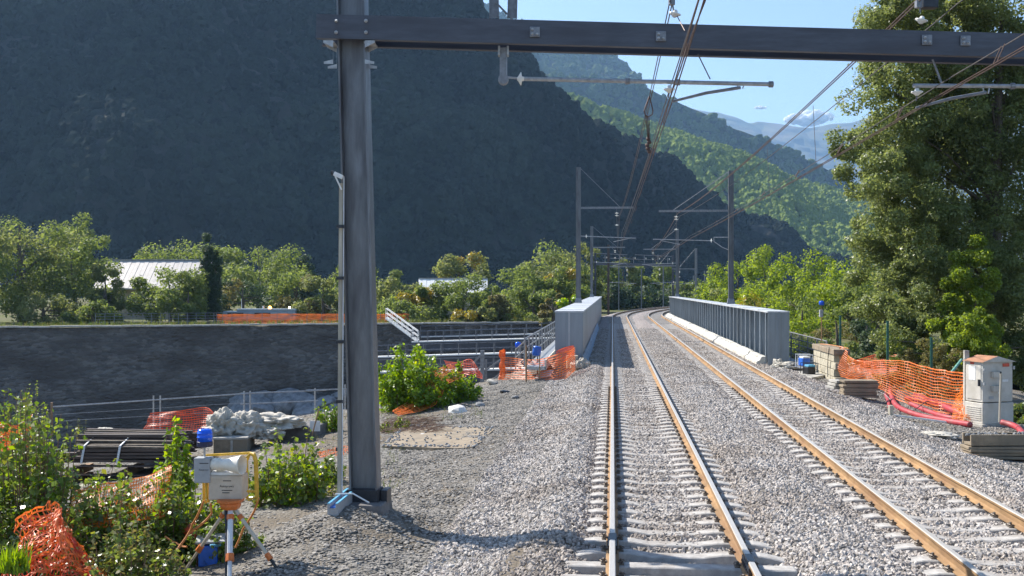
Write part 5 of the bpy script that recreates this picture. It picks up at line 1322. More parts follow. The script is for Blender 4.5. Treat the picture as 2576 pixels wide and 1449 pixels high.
def house(label, xl, xr, ye, yr, yg, Z, dep, roofm, ridge_cut=0.0, windows=()):
    """wall block, pitched roof of ribbed sheets with its slope to the viewer"""
    a, b_ = P(xl, ye, Z), P(xr, ye, Z)
    t = thing('house', Vector((a.x, a.y, -1.0)), label, 'house')
    w_ = (b_ - a); zE = a.z; zR = P(xl, yr, Z + dep / 2).z
    c = (a + b_) / 2 + fb * (dep / 2)
    MB().box((c.x, c.y, (zE - 1.0) / 2 + 0.0), (w_.length * 0.97, dep * 0.94, zE + 1.0), YAW).build('wall', M['house_wall'], t)
    b = MB()                                                   # gables
    for e in (a + w_ * 0.02, a + w_ * 0.98):
        q0, q1, q2 = e + fb * 0.2, e + fb * (dep - 0.2), e + fb * (dep / 2)
        b.add([Vector((q0.x, q0.y, zE)), Vector((q1.x, q1.y, zE)), Vector((q2.x, q2.y, zR - 0.1))], [(0, 1, 2)])
    b.build('gable', M['house_wall'], t)
    n = max(6, int(w_.length / 0.55))
    for i in range(n):
        p0, p1 = a + w_ * (i / n + 0.001), a + w_ * ((i + 1) / n - 0.001)
        cut0, cut1 = ridge_cut * 0, ridge_cut * 0
        for sgn in (0, 1):
            e0 = -0.4 if sgn == 0 else dep + 0.4
            b = MB(); z0 = zE - 0.25; zz0 = zR
            r0 = [p0 + fb * e0, p1 + fb * e0, p1 + fb * (dep / 2), p0 + fb * (dep / 2)]
            hs = [z0, z0, zz0, zz0]
            pts = [Vector((q.x, q.y, h_)) for q, h_ in zip(r0, hs)]
            up_ = UP * (0.06 + 0.03 * (i % 2))
            b.add(pts + [q + up_ for q in pts], [(0, 1, 2, 3), (7, 6, 5, 4), (0, 4, 5, 1), (1, 5, 6, 2), (2, 6, 7, 3), (3, 7, 4, 0)])
            b.build('roof_sheet', M[roofm], t)
    MB().bar(Vector((a.x, a.y, zR + 0.08)) + fb * dep / 2, Vector((b_.x, b_.y, zR + 0.08)) + fb * dep / 2, 0.4, 0.12).build('ridge_cap', M['roof_edge'], t)
    MB().bar(Vector((a.x, a.y, zE - 0.3)) - fb * 0.45, Vector((b_.x, b_.y, zE - 0.3)) - fb * 0.45, 0.14, 0.14).build('gutter', M['roof_edge'], t)
    for (x0, y0, x1, y1) in windows:
        p = P((x0 + x1) / 2, (y0 + y1) / 2, Z); p = p + fb * (dep * 0.03 - 0.02)
        wn_ = MB().box(p, ((x1 - x0) / F * Z, 0.06, (y1 - y0) / F * Z), YAW).build('window', M['white_paint'], t)
        MB().box(p - fb * 0.025, ((x1 - x0) / F * Z * 0.8, 0.06, (y1 - y0) / F * Z * 0.85), YAW).build('pane', M['window_dark'], wn_)
    return t
house('beige house with a pale corrugated roof behind the pale trees', 236, 516, 722, 656, 812, 138, 9.0, 'roof_sheet', windows=((340, 745, 362, 775), (430, 745, 452, 775)))
house('small house with a white sheet roof behind the green tree', 1048, 1225, 743, 702, 812, 150, 6.5, 'white_paint', windows=((1100, 758, 1118, 780), (1180, 758, 1198, 780)))

# ------------------------------------------------------------------ right hand side
# block wall
bw = thing('block_wall', Vector((8.1, 40, -0.35)), 'short weathered concrete block wall with a capping course', 'wall')
x0w, x1w, y0w, y1w = 7.75, 8.22, 38.5, 42.6
z = -0.42
for row, hgt in enumerate((0.26, 0.26, 0.26, 0.26)):
    n = 5
    for k in range(n):
        L0 = (y1w - y0w) / n; yy = y0w + L0 * (k + 0.5) + (0.25 if row % 2 else 0.0) * L0
        yy0, yy1 = max(y0w, yy - L0 / 2), min(y1w, yy + L0 / 2)
        MB().box(((x0w + x1w) / 2 + R.uniform(-0.01, 0.01), (yy0 + yy1) / 2, z + hgt / 2), (x1w - x0w, yy1 - yy0 - 0.02, hgt - 0.018)).build('block', M['block_stone'], bw, bevel=0.015)
    z += hgt
for k in range(3):
    MB().box(((x0w + x1w) / 2, y0w + (y1w - y0w) * (k + 0.5) / 3, z + 0.10), (x1w - x0w + 0.1, (y1w - y0w) / 3 - 0.02, 0.2)).build('capping', M['concrete_brown'], bw, bevel=0.02)
MB().tube([(7.68, 39.2, 0.86), (7.66, 39.3, 0.5), (7.67, 39.4, 0.2), (7.66, 39.35, -0.2)], 0.015, 5).build('hanging_cable', M['rail_dark'], bw)
MB().tube([(7.8, 41.5, 0.86), (8.05, 40.5, 0.87), (8.1, 39.2, 0.88), (8.2, 38.5, 0.86)], 0.015, 5).build('orange_cable', M['orange_cable'], bw)
bk = thing('warning_beacon', (8.2, 41.0, 0.83), 'blue beacon with a grey box on a thin pole on the block wall', 'beacon')
t0 = P(2066, 860, 41); t1 = P(2066, 770, 41)
MB().tube([t0, t1], 0.022, 6).build('pole', M['rust'], bk)
MB().lathe([(0.10, -0.08), (0.10, 0.05), (0.08, 0.08), (0.01, 0.09)], P(2066, 763, 41), 12).build('beacon_lens', M['beacon_blue'], bk, smooth=True)
MB().box(P(2065, 789, 40.9), (0.13, 0.12, 0.28), YAW).build('control_box', M['grey_box'], bk, bevel=0.01)
# slab, geotextile, generators at the girder end
q = [G(1955, 925, -0.24), G(2040, 952, -0.24), G(2120, 935, -0.24), G(2030, 895, -0.24)]
b = MB(); b.add([p + UP * 0.02 for p in q] + [p - UP * 0.4 for p in q], [(0, 1, 2, 3), (7, 6, 5, 4)] + [(i, i + 4, (i + 1) % 4 + 4, (i + 1) % 4) for i in range(4)])
tag(b.build('concrete_slab', M['concrete'], loc=q[0]), 'concrete slab between the stiffened girder and the block wall', 'slab')
tag(sack(P(1992, 922, 42), 0.6, 0.4, 0.16, 'white sheet lying over the slab at the girder end', 41), cat='bag')
tag(sack(P(1957, 922, 42.5), 0.22, 0.3, 0.25, 'small grey white bag at the girder end', 43), cat='bag')
for (x, y, r_, lab) in ((2035, 930, 0, 'dark portable generator in a tube frame standing on the slab'), (2022, 908, 1, 'blue generator in a pale tube frame behind the dark one')):
    p = P(x, y, 40.0 + r_ * 1.2); t = thing('generator', p - UP * 0.25, lab, 'generator', 'portable generators')
    MB().box(p - UP * 0.04, (0.32, 0.4, 0.3), 0.3).build('engine', M['black_plastic' if r_ == 0 else 'blue_plastic'], t, bevel=0.03)
    MB().box(p + Vector((0.02, 0, 0.14)), (0.28, 0.34, 0.08), 0.3).build('tank', M['blue_light' if r_ == 0 else 'white_paint'], t, bevel=0.02)
    for dy in (-0.26, 0.26):
        MB().tube([p + Vector((-0.27, dy, -0.25)), p + Vector((-0.27, dy, 0.24)), p + Vector((0.27, dy, 0.24)), p + Vector((0.27, dy, -0.25)), p + Vector((-0.27, dy, -0.25))], 0.016, 6).build('frame_tube', M['rail_dark' if r_ == 0 else 'strap'], t)
# right net and green posts
net('orange_net', 'long sagging orange net between the block wall and the cabinet', [P(2113, 872, 38), P(2150, 905, 36.5), P(2200, 908, 35), P(2260, 908, 33), P(2330, 925, 30.5), P(2385, 935, 28.8), P(2432, 940, 27.2)],
    [P(2110, 942, 37.4), P(2150, 958, 36), P(2200, 972, 34), P(2260, 1008, 31.8), P(2330, 1035, 29.6), P(2385, 1048, 28), P(2432, 1050, 26.9)], 16, 90, 'net_orange', 0.10, 0.026, 29.0, cols=110)
net('orange_net', 'bunched orange net end gathered at the cabinet foot', [P(2400, 1000, 27.4), P(2415, 985, 27.2), P(2432, 960, 27.0), P(2438, 958, 26.8)], [P(2390, 1052, 26.6), P(2410, 1054, 26.4), P(2432, 1058, 26.2), P(2442, 1060, 26.2)], 14, 18, 'net_yellow', 0.14, 0.022, 31.0, crumple=0.05)
net('orange_net', 'red orange net seen behind the sagging net by the green posts', [P(2140, 910, 39), P(2200, 893, 39), P(2232, 890, 38.5), P(2300, 905, 37)], [P(2150, 940, 38.5), P(2200, 950, 38), P(2232, 955, 37.5), P(2300, 975, 36)], 12, 40, 'net_red', 0.08, 0.026, 33.0)
for (x, yt, yb2, Z, lab) in ((2113, 795, 880, 38.2, 'green steel post behind the block wall corner'), (2232, 808, 960, 34.2, 'green steel post in the middle of the orange net'), (2342, 850, 975, 32.5, 'green steel post in front of the ivy')):
    p = P(x, yb2, Z); t = thing('green_post', p - UP * 0.3, lab, 'post', 'green fence posts')
    MB().bar(p - UP * 0.4, P(x, yt, Z), 0.07, 0.05).build('post', M['green_post'], t)
    MB().box(P(x, yt, Z), (0.085, 0.065, 0.02)).build('cap', M['green_post'], t)
stick('pale_green_pipe', 'pale green plastic tube leaning behind the orange net', P(2392, 938, 30), P(2418, 905, 30.5), 0.04, 'green_pale', 'tube')
# cabinet
ZC = 26.3
cb_ = P(2487, 1052, ZC); cb_.z = gz(cb_.x, cb_.y)
cn = thing('trackside_cabinet', cb_, 'beige trackside cabinet with a brown roof and two box fittings', 'cabinet')
yaw2 = 0.42
cR = Matrix.Rotation(yaw2, 3, 'Z')
cw, cd, chh = 0.90, 0.57, 1.52
def cl(x, y, z): return cb_ + cR @ Vector((x, y, z))
cc = cl(0, 0, 0)
MB().box(cl(0, 0, 0.05), (cw + 0.14, cd + 0.14, 0.12), cR).build('plinth', M['concrete'], cn, bevel=0.01)
MB().box(cl(0, 0, 0.36), (cw + 0.03, cd + 0.03, 0.50), cR).build('lower_body', M['cabinet'], cn, bevel=0.012)
bodyc = MB().box(cl(0, 0, 1.12), (cw, cd, 0.98), cR).build('upper_body', M['cabinet'], cn, bevel=0.012)
b = MB(); e = 0.06
rp_ = [cl(-cw / 2 - e, -cd / 2 - e, 1.60), cl(cw / 2 + e, -cd / 2 - e, 1.60), cl(cw / 2 + e, cd / 2 + e, 1.60), cl(-cw / 2 - e, cd / 2 + e, 1.60), cl(-0.05, -cd / 2 - e, 1.74), cl(-0.05, cd / 2 + e, 1.74)]
b.add(rp_, [(3, 2, 1, 0), (0, 1, 4), (2, 3, 5), (1, 2, 5, 4)]); b.add([rp_[0], rp_[3], rp_[5], rp_[4]], [(3, 2, 1, 0)], 1)
b.build('roof', [M['cabinet'], M['cabinet_roof']], cn)
fy = -cd / 2
for (x, z, w_, h_, m, nm, dp_) in ((0.24, 1.52, 0.20, 0.08, 'red_plate', 'warning_plate', 0.012), (-0.02, 1.32, 0.16, 0.10, 'black_plastic', 'socket', 0.06), (-0.02, 0.98, 0.16, 0.10, 'black_plastic', 'socket', 0.06), (-0.12, 1.30, 0.18, 0.14, 'cabinet', 'fitting', 0.10), (-0.12, 0.96, 0.18, 0.14, 'cabinet', 'fitting', 0.10),
                         (0.22, 1.14, 0.18, 0.06, 'white_paint', 'label_plate', 0.008), (0.05, 0.88, 0.10, 0.10, 'white_paint', 'label_plate', 0.008), (-0.20, 0.74, 0.14, 0.07, 'grey_box', 'label_plate', 0.008)):
    MB().box(cl(x, fy - dp_ / 2 - (0.004 if z > 0.63 else 0.018), z), (w_, dp_, h_), cR).build(nm, M[m], bodyc, bevel=0.006)
sxx = -cw / 2                                                     # narrow side towards the track
MB().box(cl(sxx - 0.006, 0.0, 1.12), (0.012, cd * 0.82, 0.86), cR).build('door', M['cabinet'], bodyc, bevel=0.004)
MB().box(cl(sxx - 0.016, 0.05, 1.56), (0.01, 0.12, 0.05), cR).build('warning_plate', M['red_plate'], bodyc)
MB().box(cl(sxx - 0.014, 0.05, 1.32), (0.006, 0.22, 0.34), cR).build('paper', M['white_paint'], bodyc)
MB().box(cl(sxx - 0.035, -0.2, 1.1), (0.05, 0.03, 0.16), cR).build('handle', M['rail_dark'], bodyc)
for k in range(7): MB().box(cl(sxx - 0.022, 0.0, 0.2 + k * 0.05), (0.012, cd * 0.85, 0.018), cR).build('louvre', M['cabinet'], cn)
MB().box(cl(cw / 2 + 0.02, fy + 0.02, 1.45), (0.05, 0.1, 0.08), cR).build('hinge', M['galv'], bodyc)
for zz_ in (1.42, 1.08): MB().box(cl(sxx + 0.02, fy - 0.03, zz_), (0.05, 0.05, 0.07), cR).build('hinge', M['galv'], bodyc)
MB().bar(cl(-cw / 2 + 0.16, cd / 2 + 0.16, 0), cl(-cw / 2 + 0.16, cd / 2 + 0.16, 1.84), 0.11, 0.11).build('back_post', M['concrete'], cn)
stick('wooden_stake', 'thin wooden stake standing before the cabinet', P(2513, 1062, 24.8), P(2517, 942, 24.8), 0.026, 'wood_pale', 'stake')
# stacks of concrete lids
def slabstack(x0, x1, yb_, n, Z, h, dep, yawx, label, group):
    for k in range(n):
        c = P((x0 + x1) / 2 + R.uniform(-5, 5), yb_, Z); c.z = gz(c.x, c.y) + h * (k + 0.5) + 0.02
        w_ = (x1 - x0) / F * Z * R.uniform(0.93, 1.05)
        o = MB().box(c, (w_, dep * R.uniform(0.92, 1.05), h - 0.008), Matrix.Rotation(yawx + R.uniform(-0.07, 0.07), 3, 'Z') @ Matrix.Rotation(R.uniform(-0.02, 0.03), 3, 'Y')).build('paving_slab', M['concrete_brown'], bevel=0.008, loc=c)
        tag(o, label, 'slab', group)
slabstack(2118, 2203, 1005, 7, 31.5, 0.072, 0.5, 0.1, 'brown weathered concrete lid in the stack by the block wall', 'stacked lids by the block wall')
for k in range(3):
    c = P(2100, 998, 32.0); c = Vector((c.x + k * 0.04, c.y + 0.1, gz(c.x, c.y) + 0.2 + 0.09 * k)); o = MB().box(c, (0.28, 0.6, 0.07), 0.2).build('paving_slab', M['concrete'], bevel=0.008, loc=c); tag(o, 'grey concrete lid in the low pile against the lid stack', 'slab', 'grey lids against the stack')
slabstack(2425, 2600, 1130, 4, 20.9, 0.062, 0.45, 0.12, 'brown concrete plank in the stack on timber before the cabinet', 'stacked planks before the cabinet')
c0 = P(2515, 1085, 20.9); c0.z = gz(c0.x, c0.y) + 0.36
tq = thing('concrete_trough', c0 - UP * 0.1, 'brown concrete trough filled with gravel on top of the plank stack', 'trough')
Rt = Matrix.Rotation(0.12, 3, 'Z')
for dy in (-0.17, 0.17): MB().box(c0 + Rt @ Vector((0, dy, 0.03)), (1.32, 0.05, 0.21), Rt).build('side', M['concrete_brown'], tq, bevel=0.008)
MB().box(c0 + UP * -0.05, (1.30, 0.30, 0.05), Rt).build('bottom', M['concrete_brown'], tq)
b = MB()
for k in range(90):
    p = c0 + Rt @ Vector((R.uniform(-0.6, 0.5), R.uniform(-0.13, 0.13), 0.06 + 0.08 * R.random())); r_ = R.uniform(0.02, 0.035)
    b.lathe([(r_ * 0.5, -r_), (r_, -r_ * 0.2), (r_ * 0.8, r_ * 0.5), (r_ * 0.3, r_)], p, 5, (R.uniform(-1, 1), R.uniform(-1, 1), 1))
o = b.build('gravel_fill', M['rock'], tq)
o['kind'] = 'stuff'
for x in (2440, 2500, 2570):
    c = P(x, 1140, 20.85); c.z = gz(c.x, c.y) - 0.01; o = MB().box(c, (0.12, 0.5, 0.10), 0.12).build('timber_beam', M['wood'], bevel=0.01, loc=c); tag(o, 'short timber bearer under the concrete plank stack', 'timber', 'bearers under the plank stack')
# red ducts
def duct(pts, r, label, m='red_pipe'):
    P3 = [hit(x, y) + UP * (r * 0.9 + dz) for x, y, dz in pts]
    P3 = [P3[0]] + P3 + [P3[-1]]
    q = []
    for i in range(1, len(P3) - 2):
        for k in range(12):
            t = k / 12; p0, p1, p2, p3 = P3[i - 1:i + 3]
            q.append(0.5 * ((2 * p1) + (p2 - p0) * t + (2 * p0 - 5 * p1 + 4 * p2 - p3) * t * t + (3 * p1 - p0 - 3 * p2 + p3) * t ** 3))
    q.append(P3[-1])
    rr = [r * (1.0 if i % 2 else 0.955) for i in range(len(q))]
    tag(MB().tube(q, rr, 12).build('cable_duct', M[m], loc=q[0], smooth=True), label, 'duct', 'red ducts beside the net')
duct([(2236, 985, 0.05), (2243, 1005, 0), (2258, 1030, 0), (2310, 1052, 0), (2380, 1066, 0.0), (2440, 1078, 0.02)], 0.075, 'long dark red duct curving from the lid stack towards the trough')
duct([(2280, 1010, 0.0), (2330, 1022, 0.05), (2365, 1035, 0.10), (2400, 1052, 0.10), (2450, 1062, 0.05), (2510, 1072, 0.05)], 0.09, 'thick red duct lying across the others before the cabinet')
duct([(2290, 1022, 0.0), (2330, 1040, 0.0), (2380, 1056, 0.0), (2430, 1062, 0.0)], 0.07, 'straight red duct lying lowest beside the thick one')
duct([(2300, 1000, 0.0), (2340, 1012, 0.0), (2385, 1030, 0.02), (2440, 1050, 0.0), (2500, 1060, 0.0)], 0.07, 'red duct lying closest to the sagging net')
duct([(2226, 995, 0.0), (2234, 1015, 0.0), (2236, 1030, 0.0)], 0.05, 'short red duct stub beside the lid stack')
duct([(2520, 1080, 0.1), (2560, 1095, 0.1), (2590, 1130, 0.05), (2640, 1150, 0.0)], 0.07, 'red duct running down behind the plank stack')
p0, p1 = hit(2245, 1048), hit(2425, 1072)
tag(MB().bar(p0 + UP * 0.04, p1 + UP * 0.04, 0.05, 0.04).build('white_batten', M['white_paint'], loc=p0), 'long white batten lying before the red ducts', 'batten')
p0 = hit(2240, 1048); tag(MB().box(p0 + UP * 0.13, (0.10, 0.1, 0.28), 0.3).build('timber_stub', M['wood_pale'], loc=p0, bevel=0.01), 'short grey timber stub standing at the batten end', 'timber')
tag(sack(hit(2350, 1100) + UP * 0.04, 0.42, 0.35, 0.07, 'torn white sheet lying on the gravel by the ducts', 51), cat='bag')
MBk = MB(); MBk.tube([hit(2205, 985) + UP * 0.03, hit(2225, 1000) + UP * 0.1, hit(2260, 1030) + UP * 0.05, hit(2240, 1050) + UP * 0.03], 0.012, 5); tag(MBk.build('grey_cable', M['galv'], loc=hit(2205, 985)), 'thin grey cable looping over the red ducts', 'cable')
MBk = MB(); MBk.tube([hit(2290, 1042) + UP * 0.03, hit(2330, 1030) + UP * 0.22, hit(2380, 1040) + UP * 0.2, hit(2420, 1058) + UP * 0.03], 0.012, 5); tag(MBk.build('black_cable', M['black_plastic'], loc=hit(2290, 1042)), 'black cable lying over the thick red duct', 'cable')
# ------------------------------------------------------------------ vegetation
def leaves_np(c, nrm, size, rng, asp=0.62, fold=0.18):
    """one folded diamond leaf per centre: 4 points, 2 triangles"""
    n = len(c)
    nrm = nrm / np.maximum(np.linalg.norm(nrm, axis=1, keepdims=True), 1e-6)
    r = rng.normal(size=(n, 3)); a = np.cross(nrm, r); a /= np.maximum(np.linalg.norm(a, axis=1, keepdims=True), 1e-6)
    a[:, 2] -= 0.35; a /= np.linalg.norm(a, axis=1, keepdims=True)
    b = np.cross(nrm, a); s = size[:, None]
    base, tip = c - a * s * 0.5, c + a * s * 0.5
    mid = c - a * s * 0.08 + nrm * s * fold * -1
    l, r_ = mid + b * s * asp * 0.5 + nrm * s * fold, mid - b * s * asp * 0.5 + nrm * s * fold
    v = np.stack([base, r_, tip, l], 1).reshape(-1, 3)
    i = np.arange(n)[:, None] * 4
    f = np.concatenate([i + np.array([[0, 1, 2]]), i + np.array([[0, 2, 3]])], 1).reshape(-1, 3)
    return v, f

def clumps(rng, k, shape, cr):
    """clump centres spread through a crown of unit size (x, y in -1..1, z in 0..1)"""
    out = []
    while len(out) < k:
        p = rng.uniform(-1, 1, 3); p[2] = (p[2] + 1) / 2
        r = math.hypot(p[0], p[1]); z = p[2]
        if shape == 'round': lim = math.sqrt(max(0, 1 - ((z - 0.45) / 0.55) ** 2))
        elif shape == 'cone': lim = 1.0 * (1 - z) ** 0.8 + 0.03
        elif shape == 'column': lim = min(1, 2.2 * (1 - z) ** 0.6) * min(1, 0.5 + z * 3)
        elif shape == 'dome': lim = math.sqrt(max(0, 1 - z ** 2.2))
        elif shape == 'umbrella': lim = (0.35 + 0.65 * min(1, z / 0.55)) * math.sqrt(max(0, 1 - ((z - 0.5) / 0.52) ** 4)) if z > 0.1 else 0.3
        else: lim = 1
        if r < lim and (r > lim * 0.45 or z > 0.7 or rng.random() < 0.4): out.append(p)
    return np.array(out)

def foliage(rng, org, R_, h, z0, shape, k, n, lsize, cr, up=0.5, flat=0.8):
    cc = clumps(rng, k, shape, cr)
    C = np.stack([cc[:, 0] * R_[0], cc[:, 1] * R_[1], z0 + cc[:, 2] * h], 1)
    rad = cr * rng.uniform(0.6, 1.25, k)
    idx = rng.integers(0, k, n)
    d = rng.normal(size=(n, 3)); d /= np.linalg.norm(d, axis=1, keepdims=True)
    d[:, 2] = d[:, 2] * flat
    rr = rng.uniform(0.35, 1.08, n) ** 0.6
    pos = C[idx] + d * (rad[idx] * rr)[:, None] + rng.normal(size=(n, 3)) * cr * 0.08
    nrm = d * 0.7 + np.array([0, 0, up]) + rng.normal(size=(n, 3)) * 0.6
    v, f = leaves_np(pos, nrm, lsize * rng.uniform(0.6, 1.35, n), rng)
    return v, f, C, rad

def tree(label, base, height, rad, z0, shape, k, n, lsize, m, cr=None, name='broadleaf_tree', trunk=0.2, group=None, limbs=6, cat='tree', bark='bark', ry=None):
    rng = np.random.default_rng(abs(hash((round(base[0], 2), round(base[1], 2), n))) % 2 ** 32 if False else int(abs(base[0] * 91 + base[1] * 37 + n)) % 99991)
    t = thing(name, base, label, cat, group)
    cr = cr or rad * 0.3
    mats = m if isinstance(m, (list, tuple)) else [m]
    C = None
    for mi, (mm, frac) in enumerate([(mats[0], 1.0)] if len(mats) == 1 else [(mats[0], 0.72), (mats[1], 0.28)]):
        v, f, C2, rd = foliage(rng, base, (rad, ry or rad), height - z0 - cr * 0.5, z0, shape, max(4, int(k * frac)), int(n * frac * 1.25), lsize, cr, 0.8)
        link_mesh('crown', np_mesh('crown', v, f, M[mm]), t)
        C = C2 if C is None else C
    b = MB(); o = Vector(base)
    top = Vector((R.uniform(-0.1, 0.1) * rad, R.uniform(-0.1, 0.1) * rad, z0 + (height - z0) * 0.75))
    mid = top * 0.5 + Vector((R.uniform(-0.06, 0.06) * rad, 0, 0))
    b.tube([o - UP * 0.3, o + mid * 0.5, o + mid, o + top], [trunk * 1.25, trunk, trunk * 0.75, trunk * 0.2], 8)
    for q in C[:limbs]:
        s = o + mid * R.uniform(0.5, 1.3); e = o + Vector(q)
        b.tube([s, s.lerp(e, 0.5) + UP * 0.1 * rad, e], [trunk * 0.4, trunk * 0.25, trunk * 0.08], 5)
    b.build('trunk', M[bark], t)
    return t

def vt(label, x, ytop, w, Z, m, shape='round', k=26, n=4200, z0f=0.18, ls=None, ground=-1.0, **kw):
    """tree placed by its photo column, crown top and width at depth Z"""
    top = P(x, ytop, Z); base = Vector((top.x, top.y, ground)); h = (top.z - ground) * (1.12 if shape == 'dome' else 1.06)
    r = w / F * Z / 2 * 1.2
    return tree(label, base, h, r, h * z0f, shape, k, n, ls or 0.0026 * Z, m, **kw)

# left bank, far side of the river
vt('leafy tree standing left of the tall bare trunked tree', -45, 600, 190, 122, 'leaf_tree', k=28, n=6000, z0f=0.02)
vt('tall pale green tree with a bare trunk at the end of the river wall', 55, 524, 230, 126, ['leaf_pale', 'leaf_tree'], k=34, n=9000, trunk=0.45, z0f=0.22)
vt('dark round tree behind the pale green trees', 192, 538, 130, 165, 'leaf_tree', n=4000, z0f=0.3)
vt('light green tree left of the beige house roof', 190, 600, 180, 127, 'leaf_tree', k=34, n=8000, z0f=0.05)
vt('greyish green tree against the left gable of the beige house', 268, 665, 90, 125, 'leaf_pale', k=20, n=4200, z0f=0.03)
vt('low pale green shrub at the foot of the tall pale tree', 110, 730, 130, 120, 'leaf_pale', 'dome', k=16, n=3200, z0f=0.0, name='shrub', cat='shrub')
vt('low shrub below the light green tree', 235, 760, 120, 119, 'leaf_tree', 'dome', k=14, n=2600, z0f=0.0, name='shrub', cat='shrub')
vt('leafy green tree standing before the beige house', 428, 668, 150, 124, 'leaf_tree', k=32, n=8000, z0f=0.08)
vt('small green tree at the corner of the beige house', 470, 715, 66, 122, 'leaf_tree', k=14, n=2600, z0f=0.05)
vt('slender dark cypress beside the beige house', 520, 596, 22, 128, 'leaf_dark', 'column', k=110, n=9000, z0f=0.02, cr=0.5, name='cypress', ls=0.22)
vt('shorter dark cypress next to the slender one', 541, 630, 24, 128, 'leaf_dark', 'column', k=80, n=6500, z0f=0.02, cr=0.45, name='cypress', ls=0.22)
vt('broad green tree behind the cypresses', 445, 612, 190, 178, 'leaf_tree', k=28, n=5200, z0f=0.2)
vt('large domed green tree behind the work vehicle', 650, 600, 190, 165, 'leaf_tree', k=36, n=7500, z0f=0.15)
vt('green tree between the cypresses and the large dome', 575, 612, 130, 170, 'leaf_tree', k=24, n=4800, z0f=0.12)
vt('dark spruce rising behind the large domed tree', 766, 614, 64, 190, 'leaf_dark', 'cone', k=60, n=4600, z0f=0.05, cr=0.9, name='spruce')
vt('brownish green shrub behind the site fence', 610, 705, 150, 135, ['leaf_dark', 'leaf_olive'], 'dome', k=20, n=4200, z0f=0.0, name='shrub', cat='shrub')
vt('mixed green shrub right of the glowing beacon', 745, 690, 130, 134, ['leaf_tree', 'leaf_olive'], 'dome', k=20, n=4200, z0f=0.0, name='shrub', cat='shrub')
vt('grey green willow beside the gantry post', 815, 690, 110, 130, 'leaf_pale', 'dome', k=22, n=4400, z0f=0.0)
vt('tree showing on both sides of the gantry post', 900, 665, 130, 140, 'leaf_tree', 'round', k=22, n=4600, z0f=0.05)
vt('green tree right of the gantry post with a rounded top', 985, 684, 130, 138, ['leaf_pale', 'leaf_tree'], k=24, n=5000, z0f=0.05)
vt('yellow leaved small tree left of the small house', 1050, 716, 95, 128, ['leaf_yellow', 'leaf_tree'], k=18, n=3400, z0f=0.25, trunk=0.12)
vt('green shrub below the yellow leaved tree', 1020, 752, 150, 125, 'leaf_tree', 'dome', k=20, n=4200, z0f=0.0, name='shrub', cat='shrub')
vt('yellow green spreading tree behind the small house', 1158, 640, 130, 172, ['leaf_pale', 'leaf_yellow'], 'umbrella', k=24, n=4600, z0f=0.35)
vt('green tree in front of the small white roof', 1160, 692, 140, 128, 'leaf_tree', k=30, n=6200, z0f=0.03)
vt('low bright shrub under the tree before the small house', 1190, 765, 90, 122, ['leaf_pale', 'leaf_yellow'], 'dome', k=12, n=2400, z0f=0.0, name='shrub', cat='shrub')
vt('brownish cone shaped conifer right of the small house', 1240, 710, 84, 124, ['leaf_olive', 'leaf_tree'], 'cone', k=50, n=4600, z0f=0.0, cr=0.6, name='conifer')
vt('rounded green tree behind the brownish conifer', 1310, 662, 130, 150, 'leaf_tree', k=26, n=5600, z0f=0.05)
vt('big green tree rising behind the masts of the box girder', 1400, 608, 190, 175, ['leaf_pale', 'leaf_tree'], k=36, n=8000, z0f=0.08)
vt('tree with a yellow top beside the first girder mast', 1428, 664, 100, 150, ['leaf_tree', 'leaf_yellow'], k=24, n=4600, z0f=0.08)
vt('tall green tree partly hidden by the girder masts', 1490, 612, 90, 178, 'leaf_pale', k=20, n=3600, z0f=0.08)
vt('green shrub between the conifer and the box girder', 1345, 715, 110, 128, 'leaf_tree', 'dome', k=20, n=4200, z0f=0.0, name='shrub', cat='shrub')
vt('bright lime shrub beside the box girder', 1432, 745, 66, 112, 'leaf_lime', 'dome', k=14, n=2600, z0f=0.0, name='shrub', cat='shrub')
vt('olive shrub left of the bright lime shrub', 1392, 735, 60, 122, 'leaf_olive', 'dome', k=12, n=2200, z0f=0.0, name='shrub', cat='shrub')
# behind the curve
for (x, yt, w, Z, m, lab) in ((1520, 668, 90, 205, 'leaf_tree', 'green tree inside the left leg of the far portal'), (1565, 662, 80, 212, 'leaf_pale', 'pale green tree behind the thin pole in the far portal'), (1612, 668, 80, 220, 'leaf_tree', 'green tree above the curving rails'),
                              (1655, 664, 80, 225, 'leaf_tree', 'dense tree behind the right leg of the far portal'), (1545, 718, 100, 196, 'leaf_dark', 'dark shrub at the outside of the rail curve'), (1610, 722, 110, 204, ['leaf_dark', 'leaf_tree'], 'dark leafy shrub where the rails curve out of sight'), (1668, 716, 90, 208, 'leaf_dark', 'dark shrub beside the thin dark pole'), (1720, 705, 110, 215, 'leaf_tree', 'low green tree between the dark masts and the wooded slope')):
    vt(lab, x, yt, w, Z, m, 'dome', k=22, n=4200, z0f=0.0)
